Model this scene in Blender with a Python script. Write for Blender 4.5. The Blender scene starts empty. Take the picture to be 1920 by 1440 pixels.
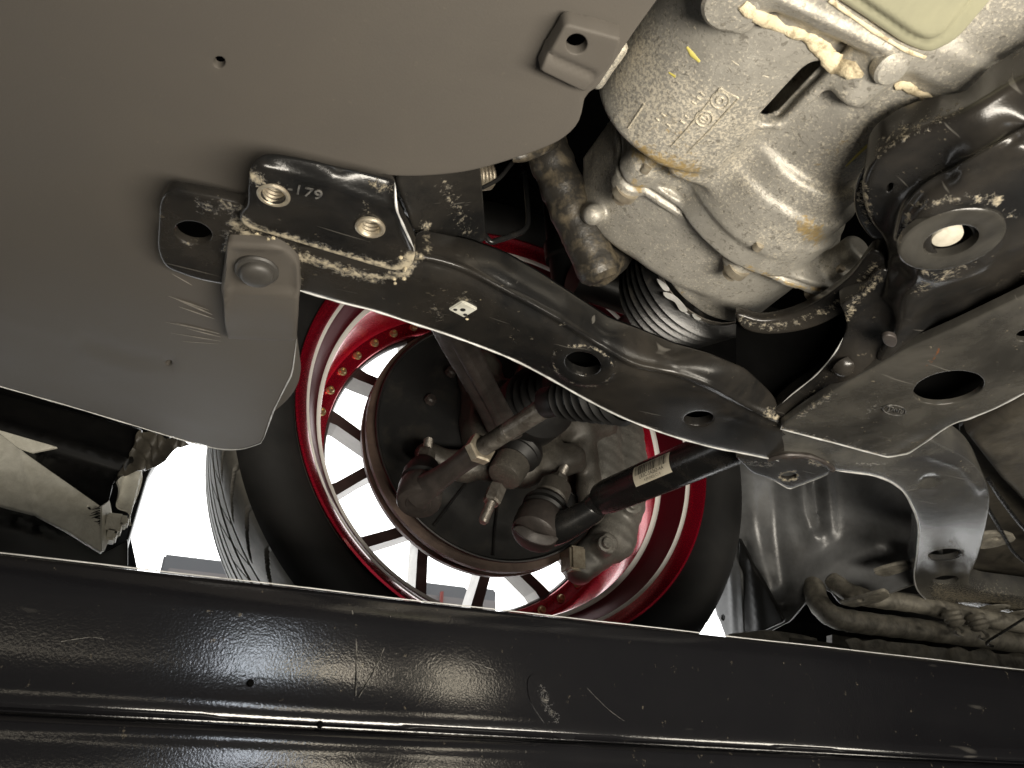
import bpy, bmesh, math, random
import numpy as np
from mathutils import Vector, Matrix
from mathutils.geometry import delaunay_2d_cdt
R = math.radians
rng = np.random.default_rng(7)
random.seed(7)
scene = bpy.context.scene
col = scene.collection

# ------------------------------------------------------------------ camera
# world axes: X = towards the rear of the car, Y = outboard, Z = up; the lens is at the origin, 1.3 m over the floor
FPX = 1452.6
M = np.array([[0.91338175, -0.20718621, -0.35043922], [-0.40686915, -0.43533329, -0.80308307], [0.01382988, 0.87610433, -0.48192316]])
cam = bpy.data.cameras.new('camera')
cam.sensor_width = 36.0; cam.lens = FPX / 1920 * 36.0
cam.clip_start = 0.01; cam.clip_end = 100
camo = bpy.data.objects.new('camera', cam); col.objects.link(camo)
camo.matrix_world = Matrix([[*M[0], 0], [*M[1], 0], [*M[2], 0], [0, 0, 0, 1]])
cam.dof.use_dof = True; cam.dof.focus_distance = 0.62; cam.dof.aperture_fstop = 32.0
scene.camera = camo

# ------------------------------------------------------------------ light
world = bpy.data.worlds.new('World'); scene.world = world; world.use_nodes = True
bg = world.node_tree.nodes['Background']
bg.inputs[0].default_value = (1.0, 1.0, 0.985, 1); bg.inputs[1].default_value = 3.6
scene.view_settings.view_transform = 'Standard'; scene.view_settings.look = 'None'
scene.view_settings.exposure = 0.0; scene.view_settings.gamma = 1.0; scene.view_settings.use_curve_mapping = False

def area(name, loc, target, size, power, color, sy=None, spread=180):
    l = bpy.data.lights.new(name, 'AREA'); l.energy = power; l.color = color
    l.shape = 'RECTANGLE'; l.size = size; l.size_y = sy or size; l.spread = R(spread)
    o = bpy.data.objects.new(name, l); col.objects.link(o); o.location = loc
    o.rotation_euler = (Vector(target) - Vector(loc)).to_track_quat('-Z', 'Y').to_euler()
    return o
area('work_lamp', (0.27, -0.22, -0.20), (0.30, 0.26, 0.30), 0.56, 6.3, (1.0, 0.92, 0.79), 0.15, 120)
area('fill_light', (1.9, -1.3, -0.5), (0.95, 0.75, 0.2), 0.7, 17.0, (1.0, 0.92, 0.78), 0.3)  # unseen fill light, added to brighten the lower right
area('lamp_cool', (0.37, -2.6, 0.42), (0.05, 0.42, 0.05), 0.16, 3.0, (0.84, 0.91, 1.0), 0.26)
area('lamp_warm', (0.68, -2.6, 0.33), (0.08, 0.42, 0.04), 0.26, 1.7, (1.0, 0.88, 0.68), 0.10)
area('lamp_warm_far', (1.22, -2.6, 0.38), (0.15, 0.42, 0.04), 0.13, 1.7, (1.0, 0.88, 0.68), 0.26)
area('lamp_strip', (-0.40, -2.6, 0.32), (-0.04, 0.42, 0.04), 0.95, 0.8, (1.0, 0.88, 0.68), 0.05)

# ------------------------------------------------------------------ lettering, made while the scene is still empty
def text_mesh(body, size, depth=0.0):
    c = bpy.data.curves.new('t', 'FONT'); c.body = body; c.size = size; c.extrude = depth; c.align_x = 'CENTER'; c.align_y = 'CENTER'
    o = bpy.data.objects.new('t', c); col.objects.link(o)
    me = bpy.data.meshes.new_from_object(o.evaluated_get(bpy.context.evaluated_depsgraph_get())); bpy.data.objects.remove(o); return me
TXT = {k: text_mesh(k, s, d) for k, s, d in (('-179', 0.0085, 0.0003), ('LR3C-3A262-AA', 0.0050, 0.0), ('4 JM.(NO) C1 9', 0.0036, 0.0))}

# ------------------------------------------------------------------ projection helpers (a pixel of the photograph -> a point on a real plane)
def ray(px, py): return M @ np.array([(px - 960) / FPX, -(py - 720) / FPX, -1.0])
def hz(px, py, z): d = ray(px, py); return d * (z / d[2])
def vy(px, py, y): d = ray(px, py); return d * (y / d[1])
def vx(px, py, x): d = ray(px, py); return d * (x / d[0])
def V(p): return Vector((float(p[0]), float(p[1]), float(p[2])))

# ------------------------------------------------------------------ materials
def nt(name):
    m = bpy.data.materials.new(name); m.use_nodes = True
    t = m.node_tree; b = t.nodes['Principled BSDF']
    return m, t, b
def N(t, typ, **kw):
    n = t.nodes.new(typ)
    for k, v in kw.items(): setattr(n, k, v)
    return n
def ramp(t, src, stops):
    r = N(t, 'ShaderNodeValToRGB'); e = r.color_ramp.elements
    while len(e) < len(stops): e.new(0.5)
    for el, (p, c) in zip(e, stops):
        el.position = p; el.color = (*c, 1) if len(c) == 3 else c
    t.links.new(src, r.inputs[0]); return r.outputs[0]
def noise(t, scale, detail=4, rough=0.6, dist=0.0, coord=None):
    n = N(t, 'ShaderNodeTexNoise'); n.inputs['Scale'].default_value = scale
    n.inputs['Detail'].default_value = detail; n.inputs['Roughness'].default_value = rough; n.inputs['Distortion'].default_value = dist
    t.links.new(coord, n.inputs['Vector']); return n.outputs['Fac']
def mixc(t, fac, a, b):
    m = N(t, 'ShaderNodeMix', data_type='RGBA')
    if isinstance(fac, (int, float)): m.inputs[0].default_value = fac
    else: t.links.new(fac, m.inputs[0])
    for s, v in ((6, a), (7, b)):
        if isinstance(v, tuple): m.inputs[s].default_value = (*v, 1)
        else: t.links.new(v, m.inputs[s])
    return m.outputs[2]
def math_(t, op, a, b=0.0, clamp=False):
    m = N(t, 'ShaderNodeMath', operation=op, use_clamp=clamp)
    for s, v in ((0, a), (1, b)):
        if isinstance(v, (int, float)): m.inputs[s].default_value = v
        else: t.links.new(v, m.inputs[s])
    return m.outputs[0]
def bump(t, b, h, strength, dist=0.001, prev=None):
    n = N(t, 'ShaderNodeBump'); n.inputs['Strength'].default_value = strength; n.inputs['Distance'].default_value = dist
    t.links.new(h, n.inputs['Height'])
    if prev: t.links.new(prev, n.inputs['Normal'])
    t.links.new(n.outputs[0], b.inputs['Normal']); return n.outputs[0]
def coords(t): return N(t, 'ShaderNodeTexCoord').outputs['Object']
def attr(t, name):
    a = N(t, 'ShaderNodeAttribute'); a.attribute_name = name; return a.outputs['Fac']
def stretched(t, c, scale, rot=(0, 0, 0)):
    m = N(t, 'ShaderNodeMapping'); m.inputs['Scale'].default_value = scale; m.inputs['Rotation'].default_value = rot
    t.links.new(c, m.inputs[0]); return m.outputs[0]

def mat_black_paint(name, base=(0.007, 0.007, 0.007), rough=0.20, dust=0.25, chalk=(0.36, 0.315, 0.23), metallic=0.0, dustcol=(0.13, 0.11, 0.085), spec=0.5, scratch=0.5, peel=0.12, rvar=0.18, grain=0.12, speck=0.2):
    m, t, b = nt(name); c = coords(t)
    n1 = noise(t, 14, 5, 0.65, 0.4, c); n2 = noise(t, 160, 4, 0.7, 0.0, c); n3 = noise(t, 900, 2, 0.5, 0, c)
    d = ramp(t, n1, [(0.38, (0, 0, 0)), (0.72, (1, 1, 1))])
    d = math_(t, 'MULTIPLY', d, dust)
    colr = mixc(t, d, base, dustcol)
    # specks of dried dust
    sp = ramp(t, n2, [(0.66, (0, 0, 0)), (0.72, (1, 1, 1))])
    sp = math_(t, 'MULTIPLY', sp, min(1, speck + dust * 0.9))
    colr = mixc(t, sp, colr, (0.22, 0.19, 0.14))
    # fine scratches
    sc = noise(t, 60, 2, 0.5, 0.0, stretched(t, c, (0.25, 6, 1), (0, 0, 0.6)))
    sc = ramp(t, sc, [(0.70, (0, 0, 0)), (0.76, (1, 1, 1))])
    sc = math_(t, 'MULTIPLY', sc, scratch * 0.3)
    colr = mixc(t, sc, colr, (0.2, 0.19, 0.17))
    # chalky salt deposits, and the leg foot's painted light, where the mesh carries them
    a = attr(t, 'dirt_and_light')
    nn = noise(t, 300, 8, 0.8, 0.25, c)
    am = math_(t, 'ADD', math_(t, 'MULTIPLY', a, 1.5), math_(t, 'MULTIPLY', math_(t, 'SUBTRACT', nn, 0.5), 3.0))
    am = ramp(t, am, [(0.52, (0, 0, 0)), (0.9, (1, 1, 1))])
    am = math_(t, 'MULTIPLY', am, math_(t, 'GREATER_THAN', a, 0.04))
    colr = mixc(t, am, colr, chalk)
    ru = attr(t, 'rust')
    rm = math_(t, 'ADD', ru, math_(t, 'MULTIPLY', math_(t, 'SUBTRACT', nn, 0.5), 1.8))
    rm = ramp(t, rm, [(0.55, (0, 0, 0)), (0.8, (1, 1, 1))])
    rm = math_(t, 'MULTIPLY', rm, math_(t, 'GREATER_THAN', ru, 0.04))
    colr = mixc(t, rm, colr, (0.11, 0.045, 0.02))
    t.links.new(colr, b.inputs['Base Color'])
    rr = math_(t, 'ADD', rough, math_(t, 'MULTIPLY', n1, rvar))
    rr = math_(t, 'ADD', rr, math_(t, 'MULTIPLY', am, 0.5), True)
    t.links.new(rr, b.inputs['Roughness']); b.inputs['Metallic'].default_value = metallic
    b.inputs['Specular IOR Level'].default_value = spec
    p = bump(t, b, n2, peel, 0.0006); bump(t, b, math_(t, 'ADD', am, math_(t, 'MULTIPLY', n3, grain)), 0.5, 0.0008, p)
    return m
def mat_simple(name, c0, c1=None, rough=0.5, metallic=0.0, scale=40, bmp=0.15, spec=0.5, coat=0.0, lo=0.35, hi=0.7):
    m, t, b = nt(name); c = coords(t)
    n1 = noise(t, scale, 5, 0.65, 0.3, c); n2 = noise(t, scale * 8, 3, 0.6, 0, c)
    t.links.new(mixc(t, ramp(t, n1, [(lo, (0, 0, 0)), (hi, (1, 1, 1))]), c0, c1 or tuple(x * 0.7 for x in c0)), b.inputs['Base Color'])
    t.links.new(math_(t, 'ADD', rough - 0.08, math_(t, 'MULTIPLY', n1, 0.16), True), b.inputs['Roughness'])
    b.inputs['Metallic'].default_value = metallic; b.inputs['Specular IOR Level'].default_value = spec
    b.inputs['Coat Weight'].default_value = coat; b.inputs['Coat Roughness'].default_value = 0.08
    if bmp: bump(t, b, n2, bmp, 0.0008)
    return m
def mat_cast(name, base=(0.33, 0.315, 0.28), light=(0.58, 0.53, 0.43), dark=(0.10, 0.09, 0.072), stain=(0.40, 0.27, 0.08), metallic=0.4):
    m, t, b = nt(name); c = coords(t)
    big = noise(t, 11, 4, 0.6, 0.5, c); mid = noise(t, 70, 5, 0.7, 0.6, c); fine = noise(t, 620, 5, 0.8, 0.0, c); fin2 = noise(t, 330, 3, 0.7, 0.8, stretched(t, c, (1, 1.2, 1), (0.5, 0.2, 0.9)))
    colr = mixc(t, ramp(t, mid, [(0.3, (0, 0, 0)), (0.7, (1, 1, 1))]), tuple(x * 0.82 for x in base), tuple(min(1, x * 1.12) for x in base))
    f1 = ramp(t, math_(t, 'ADD', fine, math_(t, 'MULTIPLY', math_(t, 'SUBTRACT', big, 0.5), 0.5)), [(0.52, (0, 0, 0)), (0.62, (1, 1, 1))])
    colr = mixc(t, math_(t, 'MULTIPLY', f1, 0.85), colr, light)
    f2 = ramp(t, math_(t, 'ADD', fin2, math_(t, 'MULTIPLY', math_(t, 'SUBTRACT', mid, 0.5), 0.5)), [(0.57, (0, 0, 0)), (0.68, (1, 1, 1))])
    colr = mixc(t, math_(t, 'MULTIPLY', f2, 0.6), colr, dark)
    a = attr(t, 'stain')
    am = ramp(t, math_(t, 'ADD', math_(t, 'MULTIPLY', a, 1.5), math_(t, 'MULTIPLY', math_(t, 'SUBTRACT', noise(t, 260, 5, 0.75, 0.6, c), 0.5), 2.4)), [(0.55, (0, 0, 0)), (0.95, (1, 1, 1))])
    am = math_(t, 'MULTIPLY', am, math_(t, 'GREATER_THAN', a, 0.05))
    colr = mixc(t, math_(t, 'MULTIPLY', am, 0.75), colr, stain)
    t.links.new(colr, b.inputs['Base Color'])
    t.links.new(math_(t, 'ADD', 0.36, math_(t, 'MULTIPLY', f1, 0.3)), b.inputs['Roughness'])
    b.inputs['Metallic'].default_value = metallic
    p = bump(t, b, fine, 0.5, 0.0007); bump(t, b, mid, 0.10, 0.0010, p)
    return m
MT = {}
MT['paint'] = mat_black_paint('black_chassis_paint', dust=0.16, rough=0.17, rvar=0.14, spec=0.35, scratch=1.1)
MT['paint_dusty'] = mat_black_paint('dusty_chassis_paint', base=(0.02, 0.019, 0.017), dust=0.4, scratch=1.2, rough=0.14, rvar=0.14, spec=0.3, dustcol=(0.13, 0.122, 0.104))
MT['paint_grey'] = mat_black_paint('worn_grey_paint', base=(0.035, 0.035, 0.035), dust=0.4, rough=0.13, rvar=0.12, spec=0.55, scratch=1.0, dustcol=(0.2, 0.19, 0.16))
MT['tray'] = mat_black_paint('undertray_plastic', base=(0.076, 0.069, 0.061), dust=0.35, rough=0.52, spec=0.18, dustcol=(0.09, 0.08, 0.066), scratch=0.0, peel=0.05, speck=-0.24)
MT['runway'] = mat_black_paint('runway_paint', chalk=(0.11, 0.105, 0.095), base=(0.006, 0.006, 0.007), dust=0.05, rough=0.10, rvar=0.03, grain=0.10, dustcol=(0.03, 0.028, 0.026), scratch=0.7, peel=0.06)
MT['cast'] = mat_cast('cast_aluminium')
MT['cast_dull'] = mat_cast('dull_cast_iron', base=(0.07, 0.064, 0.055), light=(0.13, 0.118, 0.098), dark=(0.03, 0.027, 0.024), metallic=0.2)
MT['pan'] = mat_simple('pan_olive_metal', (0.36, 0.35, 0.24), (0.27, 0.265, 0.19), 0.42, 0.3, 25, 0.1)
MT['sealant'] = mat_simple('dried_sealant', (0.62, 0.53, 0.36), (0.26, 0.21, 0.13), 0.65, 0, 170, 0.8, lo=0.48, hi=0.66)
MT['chalk'] = mat_simple('chalky_deposit', (0.50, 0.43, 0.29), (0.10, 0.085, 0.06), 0.8, 0, 260, 0.7, lo=0.45, hi=0.6)
MT['rubber'] = mat_simple('black_rubber', (0.005, 0.005, 0.005), (0.010, 0.0095, 0.009), 0.5, 0, 30, 0.1, 0.4)
MT['boot'] = mat_simple('dirty_boot_rubber', (0.004, 0.004, 0.004), (0.025, 0.022, 0.018), 0.34, 0, 90, 0.25, 0.5, lo=0.55, hi=0.75)
MT['tyre'] = mat_simple('tyre_rubber', (0.009, 0.009, 0.009), (0.014, 0.0135, 0.013), 0.62, 0, 25, 0.1, 0.35)
MT['tread'] = mat_simple('tyre_tread', (0.21, 0.20, 0.175), (0.14, 0.135, 0.12), 0.6, 0, 60, 0.2, 0.4)
MT['red'] = mat_simple('red_anodised_metal', (0.46, 0.008, 0.03), (0.40, 0.006, 0.025), 0.26, 0.75, 900, 0.02, 0.5, 0.6)
MT['redcast'] = mat_simple('red_barrel_coat', (0.62, 0.012, 0.04), (0.54, 0.008, 0.032), 0.26, 0.3, 700, 0.1, 0.5, 0.4)
MT['polish'] = mat_simple('polished_metal', (0.85, 0.83, 0.8), (0.78, 0.76, 0.73), 0.16, 0.95, 60, 0.02)
MT['bare'] = mat_simple('bare_machined_edge', (0.86, 0.83, 0.79), (0.8, 0.77, 0.73), 0.4, 0.15, 60, 0.02)
MT['spoke'] = mat_simple('spoke_silver', (0.30, 0.29, 0.275), (0.26, 0.25, 0.24), 0.4, 0.5, 50, 0.05)
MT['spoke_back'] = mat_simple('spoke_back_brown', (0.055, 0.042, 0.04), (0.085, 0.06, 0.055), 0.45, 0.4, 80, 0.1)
MT['brass'] = mat_simple('yellow_zinc', (0.55, 0.46, 0.25), (0.40, 0.32, 0.16), 0.32, 0.8, 150, 0.1)
MT['zinc'] = mat_simple('dull_zinc', (0.40, 0.36, 0.28), (0.24, 0.20, 0.15), 0.4, 0.6, 130, 0.2)
MT['steel'] = mat_simple('worn_steel', (0.30, 0.28, 0.25), (0.10, 0.085, 0.07), 0.38, 0.7, 110, 0.25)
MT['rustiron'] = mat_simple('rusted_iron', (0.052, 0.044, 0.040), (0.024, 0.021, 0.019), 0.45, 0.2, 60, 0.35)
MT['disc_rust'] = mat_simple('rusted_disc_edge', (0.13, 0.09, 0.07), (0.075, 0.05, 0.04), 0.5, 0.35, 45, 0.3)
MT['shield'] = mat_simple('dark_dust_shield', (0.012, 0.012, 0.012), (0.03, 0.027, 0.022), 0.45, 0.1, 30, 0.15, lo=0.5, hi=0.75)
MT['gloss'] = mat_simple('glossy_black_tube', (0.009, 0.009, 0.009), (0.02, 0.018, 0.016), 0.26, 0, 60, 0.08, 0.5, lo=0.5, hi=0.75)
MT['plug'] = mat_simple('black_plastic_clip', (0.03, 0.028, 0.026), (0.045, 0.042, 0.037), 0.5, 0, 60, 0.1)
MT['liner'] = mat_simple('grey_arch_liner', (0.17, 0.175, 0.18), (0.08, 0.08, 0.08), 0.32, 0.05, 16, 0.3)
MT['greyplastic'] = mat_simple('sandy_grey_plastic', (0.78, 0.76, 0.67), (0.55, 0.53, 0.45), 0.6, 0, 70, 0.5)
MT['dusty'] = mat_simple('dust_covered_metal', (0.27, 0.25, 0.205), (0.07, 0.065, 0.054), 0.6, 0.1, 60, 0.35)
MT['dusty_dark'] = mat_simple('dusty_dark_underbody', (0.085, 0.076, 0.06), (0.022, 0.02, 0.017), 0.45, 0, 24, 0.3)
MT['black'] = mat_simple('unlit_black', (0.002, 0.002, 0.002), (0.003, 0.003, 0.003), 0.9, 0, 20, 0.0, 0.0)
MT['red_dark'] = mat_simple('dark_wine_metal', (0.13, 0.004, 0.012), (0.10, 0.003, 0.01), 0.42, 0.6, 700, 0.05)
MT['blackplastic'] = mat_simple('black_plastic', (0.006, 0.006, 0.006), (0.010, 0.0095, 0.009), 0.35, 0, 30, 0.05, 0.45)
MT['tape'] = mat_simple('dirty_wrapped_tape', (0.020, 0.018, 0.015), (0.16, 0.13, 0.085), 0.42, 0, 55, 0.4, lo=0.48, hi=0.78)
MT['edge'] = mat_simple('pale_edge_glint', (0.55, 0.55, 0.54), (0.3, 0.3, 0.29), 0.4, 0.2, 60, 0.02)  # pale colour for the painted rim light on edges
MT['cast_mid'] = mat_cast('grey_cast_caliper', base=(0.13, 0.125, 0.112), light=(0.22, 0.205, 0.178), dark=(0.06, 0.055, 0.047), metallic=0.2)
MT['label'] = mat_simple('cream_label_paper', (0.62, 0.58, 0.47), (0.52, 0.47, 0.36), 0.6, 0, 60, 0.1)
MT['ink'] = mat_simple('black_print', (0.03, 0.028, 0.025), None, 0.7, 0, 60, 0)
MT['yellow'] = mat_simple('yellow_paint_pen', (0.60, 0.52, 0.10), (0.45, 0.40, 0.12), 0.6, 0, 200, 0.2)
MT['pale'] = mat_simple('pale_bolt_end', (0.55, 0.52, 0.44), (0.40, 0.37, 0.30), 0.5, 0.2, 120, 0.2)
MT['clipwhite'] = mat_simple('white_plastic_clip', (0.52, 0.52, 0.47), (0.36, 0.35, 0.30), 0.55, 0, 150, 0.3)
MT['floor'] = mat_simple('workshop_floor', (0.055, 0.052, 0.05), (0.045, 0.043, 0.041), 0.5, 0, 2, 0.1)
MT['cabinet'] = mat_simple('light_grey_cabinet', (0.13, 0.135, 0.145), (0.12, 0.125, 0.135), 0.6, 0, 3, 0.0)
MT['cabinet_pane'] = mat_simple('pale_pinkish_pane', (0.22, 0.205, 0.205), (0.19, 0.18, 0.18), 0.6, 0, 3, 0.0)
MT['redstripe'] = mat_simple('red_stripe_paint', (0.26, 0.06, 0.05), None, 0.5, 0, 3, 0.0)

# ------------------------------------------------------------------ object helpers
def link(name, me, mat, parent=None, smooth=True):
    me.name = name
    o = bpy.data.objects.new(name, me); col.objects.link(o)
    me.materials.clear()
    for mm in (mat if isinstance(mat, (list, tuple)) else [mat]): me.materials.append(MT[mm] if isinstance(mm, str) else mm)
    if smooth: me.polygons.foreach_set('use_smooth', np.ones(len(me.polygons), dtype=bool))
    if parent is not None: o.parent = parent
    return o
def thing(name, label, cat, group=None):
    o = bpy.data.objects.new(name, None); o.empty_display_size = 0.05; col.objects.link(o)
    o['label'] = label; o['category'] = cat
    if group: o['group'] = group
    return o
def tag(o, label, cat, group=None, kind=None):
    if label: o['label'] = label
    if cat: o['category'] = cat
    if group: o['group'] = group
    if kind: o['kind'] = kind
    return o
def mesh_from(verts, faces):
    me = bpy.data.meshes.new('m'); me.from_pydata([tuple(map(float, v)) for v in verts], [], [tuple(map(int, f)) for f in faces]); me.validate(); me.update(); return me

def sharp_by_angle(o, ang=35):
    me = o.data
    bm = bmesh.new(); bm.from_mesh(me)
    bmesh.ops.recalc_face_normals(bm, faces=bm.faces)
    for e in bm.edges:
        if len(e.link_faces) == 2 and e.calc_face_angle(0) > R(ang): e.smooth = False
    bm.to_mesh(me); bm.free(); return o

def frame(d):
    d = np.array(d, float); d /= np.linalg.norm(d)
    h = np.array([0, 0, 1.0]) if abs(d[2]) < 0.9 else np.array([1.0, 0, 0])
    u = np.cross(h, d); u /= np.linalg.norm(u); v = np.cross(d, u); return d, u, v
def lathe(name, o0, d, prof, mat, parent=None, seg=64, rfun=None, cap=True, a0=0, a1=2 * math.pi, sharp=35):
    """prof: (distance along d, radius)"""
    o0 = np.array(o0, float); d, u, v = frame(d)
    vs = []; n = len(prof); closed = abs(a1 - a0 - 2 * math.pi) < 1e-6
    m = seg if closed else seg + 1
    for j in range(m):
        th = a0 + (a1 - a0) * j / seg; c, s = math.cos(th), math.sin(th)
        for k, (q, r) in enumerate(prof):
            rr = rfun(th, q, r) if rfun else r
            vs.append(o0 + d * q + (u * c + v * s) * rr)
    fs = []
    for j in range(seg):
        j2 = (j + 1) % m if closed else j + 1
        for k in range(n - 1): fs.append((j * n + k, j2 * n + k, j2 * n + k + 1, j * n + k + 1))
    if cap and closed:
        if prof[0][1] > 1e-6: fs.append([j * n for j in range(m)][::-1])
        if prof[-1][1] > 1e-6: fs.append([j * n + n - 1 for j in range(m)])
    o = link(name, mesh_from(vs, fs), mat, parent)
    return sharp_by_angle(o, sharp)
def spl(pts, n=8, closed=False):
    """Catmull-Rom through points of any dimension"""
    P = np.array(pts, float); k = len(P); out = []
    rngk = range(k) if closed else range(k - 1)
    for i in rngk:
        if closed: p0, p1, p2, p3 = P[(i - 1) % k], P[i], P[(i + 1) % k], P[(i + 2) % k]
        else: p0, p1, p2, p3 = P[max(i - 1, 0)], P[i], P[i + 1], P[min(i + 2, k - 1)]
        for j in range(n):
            t = j / n
            out.append(0.5 * ((2 * p1) + (-p0 + p2) * t + (2 * p0 - 5 * p1 + 4 * p2 - p3) * t * t + (-p0 + 3 * p1 - 3 * p2 + p3) * t ** 3))
    if not closed: out.append(P[-1])
    return np.array(out)
def tube(name, pts, rad, mat, parent=None, seg=14, smooth=6, rmod=None, flat=None, sharp=40):
    """pts 3D; rad float or list"""
    P = np.array(pts, float)
    rad = np.array(rad if hasattr(rad, '__len__') else [rad] * len(P), float)
    if smooth: Q = spl(np.c_[P, rad], smooth); P, rad = Q[:, :3], Q[:, 3]
    T = np.gradient(P, axis=0); T /= np.linalg.norm(T, axis=1)[:, None]
    _, u, _ = frame(T[0]); vs = []; s = 0
    for i in range(len(P)):
        u = u - T[i] * (u @ T[i]); u /= np.linalg.norm(u); w = np.cross(T[i], u)
        if i: s += np.linalg.norm(P[i] - P[i - 1])
        r = rad[i] * (rmod(s, i) if rmod else 1)
        for j in range(seg):
            th = 2 * math.pi * j / seg
            vs.append(P[i] + (u * math.cos(th) + w * math.sin(th) * (flat or 1)) * r)
    fs = []
    for i in range(len(P) - 1):
        for j in range(seg):
            j2 = (j + 1) % seg; fs.append((i * seg + j, i * seg + j2, (i + 1) * seg + j2, (i + 1) * seg + j))
    fs.append(list(range(seg))[::-1]); fs.append([(len(P) - 1) * seg + j for j in range(seg)])
    return sharp_by_angle(link(name, mesh_from(vs, fs), mat, parent), sharp)
def box(name, c, size, mat, parent=None, ax=None, bev=0.002):
    bm = bmesh.new(); bmesh.ops.create_cube(bm, size=1)
    for v in bm.verts: v.co = Vector((v.co.x * size[0], v.co.y * size[1], v.co.z * size[2]))
    if bev: bmesh.ops.bevel(bm, geom=bm.edges[:], offset=bev, segments=2, affect='EDGES')
    if ax is not None:
        mt = Matrix([[ax[0][i], ax[1][i], ax[2][i]] for i in range(3)])
        for v in bm.verts: v.co = mt @ v.co
    for v in bm.verts: v.co += V(c)
    me = bpy.data.meshes.new('m'); bm.to_mesh(me); bm.free()
    return sharp_by_angle(link(name, me, mat, parent), 30)

# ---- pressed sheet: outline and holes taken at pixels, each pixel put at its true height, so the sheet is a real surface
def tps(ctrl, reg=1e-7):
    """ctrl: (px, py, axis value) -> smooth inverse-distance field over the picture; planes stay planes"""
    P = []; w = []
    for c in ctrl:
        ax = c[3] if len(c) > 3 else 'z'
        d = ray(c[0], c[1]); k = {'x': 0, 'y': 1, 'z': 2}[ax]
        P.append((c[0] / 1000, c[1] / 1000)); w.append(d[k] / c[2])
    P = np.array(P); w = np.array(w); n = len(P)
    if n < 3: raise ValueError
    def K(r2): return np.where(r2 > 1e-12, r2 * np.log(np.maximum(r2, 1e-12)), 0)
    D = ((P[:, None] - P[None]) ** 2).sum(-1)
    A = np.zeros((n + 3, n + 3)); A[:n, :n] = K(D) + np.eye(n) * reg; A[:n, n:] = np.c_[np.ones(n), P]; A[n:, :n] = A[:n, n:].T
    s = np.linalg.lstsq(A, np.r_[w, 0, 0, 0], rcond=None)[0]
    def f(q):
        q = np.asarray(q, float) / 1000
        return K(((q[:, None] - P[None]) ** 2).sum(-1)) @ s[:n] + s[n] + q @ s[n + 1:]
    return f
def plane_z(z): return lambda q: np.array([ray(*p)[2] / z for p in np.asarray(q)])
def plane_y(y): return lambda q: np.array([ray(*p)[1] / y for p in np.asarray(q)])
def rays(q):
    q = np.asarray(q, float)
    return np.c_[(q[:, 0] - 960) / FPX, -(q[:, 1] - 720) / FPX, -np.ones(len(q))] @ M.T
def resample(P, step):
    P = np.asarray(P, float); Q = np.r_[P, P[:1]]
    L = np.r_[0, np.cumsum(np.linalg.norm(np.diff(Q, axis=0), axis=1))]
    n = max(8, int(L[-1] / step)); s = np.linspace(0, L[-1], n, endpoint=False)
    return np.c_[np.interp(s, L, Q[:, 0]), np.interp(s, L, Q[:, 1])]
def rounded(pts, rad=10, n=5):
    """polygon with its corners rounded; a third entry sets that corner's radius"""
    P = [np.array(p[:2], float) for p in pts]; k = len(P); out = []
    for i in range(k):
        r = pts[i][2] if len(pts[i]) > 2 else rad
        a, b, c = P[i - 1], P[i], P[(i + 1) % k]
        la, lc = np.linalg.norm(a - b), np.linalg.norm(c - b)
        r = min(r, la * 0.45, lc * 0.45)
        if r < 0.5: out.append(b); continue
        p, q = b + (a - b) / la * r, b + (c - b) / lc * r
        for j in range(n + 1):
            t = j / n; out.append((1 - t) ** 2 * p + 2 * t * (1 - t) * b + t * t * q)
    return np.array(out)
def ell(cx, cy, rx, ry, rot=0, n=28):
    a = np.linspace(0, 2 * math.pi, n, endpoint=False); c, s = math.cos(R(rot)), math.sin(R(rot))
    x, y = rx * np.cos(a), ry * np.sin(a); return np.c_[cx + x * c - y * s, cy + x * s + y * c]
def inside(P, q):
    x, y = q[:, 0], q[:, 1]; r = np.zeros(len(q), bool); n = len(P)
    for i in range(n):
        x1, y1 = P[i]; x2, y2 = P[(i + 1) % n]
        c = (y1 > y) != (y2 > y)
        with np.errstate(divide='ignore', invalid='ignore'): xi = (x2 - x1) * (y - y1) / (y2 - y1 + 1e-15) + x1
        r ^= c & (x < xi)
    return r
def dist_poly(P, q, closed=True):
    P = np.asarray(P, float); A = P if closed else P[:-1]; B = np.roll(P, -1, axis=0) if closed else P[1:]
    best = np.full(len(q), 1e9)
    for a, b in zip(A, B):
        ab = b - a; l2 = ab @ ab + 1e-12
        t = np.clip(((q - a) @ ab) / l2, 0, 1); best = np.minimum(best, np.linalg.norm(q - (a + t[:, None] * ab), axis=1))
    return best
def ridge(poly, w, h, closed=False):
    return lambda q: h * np.exp(-(dist_poly(poly, q, closed) / w) ** 2)
def plateau(poly, w, h):
    """raised (h>0: towards the lens side) area bounded by a polygon with a soft edge w px"""
    def f(q):
        d = dist_poly(poly, q) * np.where(inside(np.asarray(poly), q), 1, -1)
        t = np.clip(d / w * 0.5 + 0.5, 0, 1); return h * t * t * (3 - 2 * t)
    return f
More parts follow.
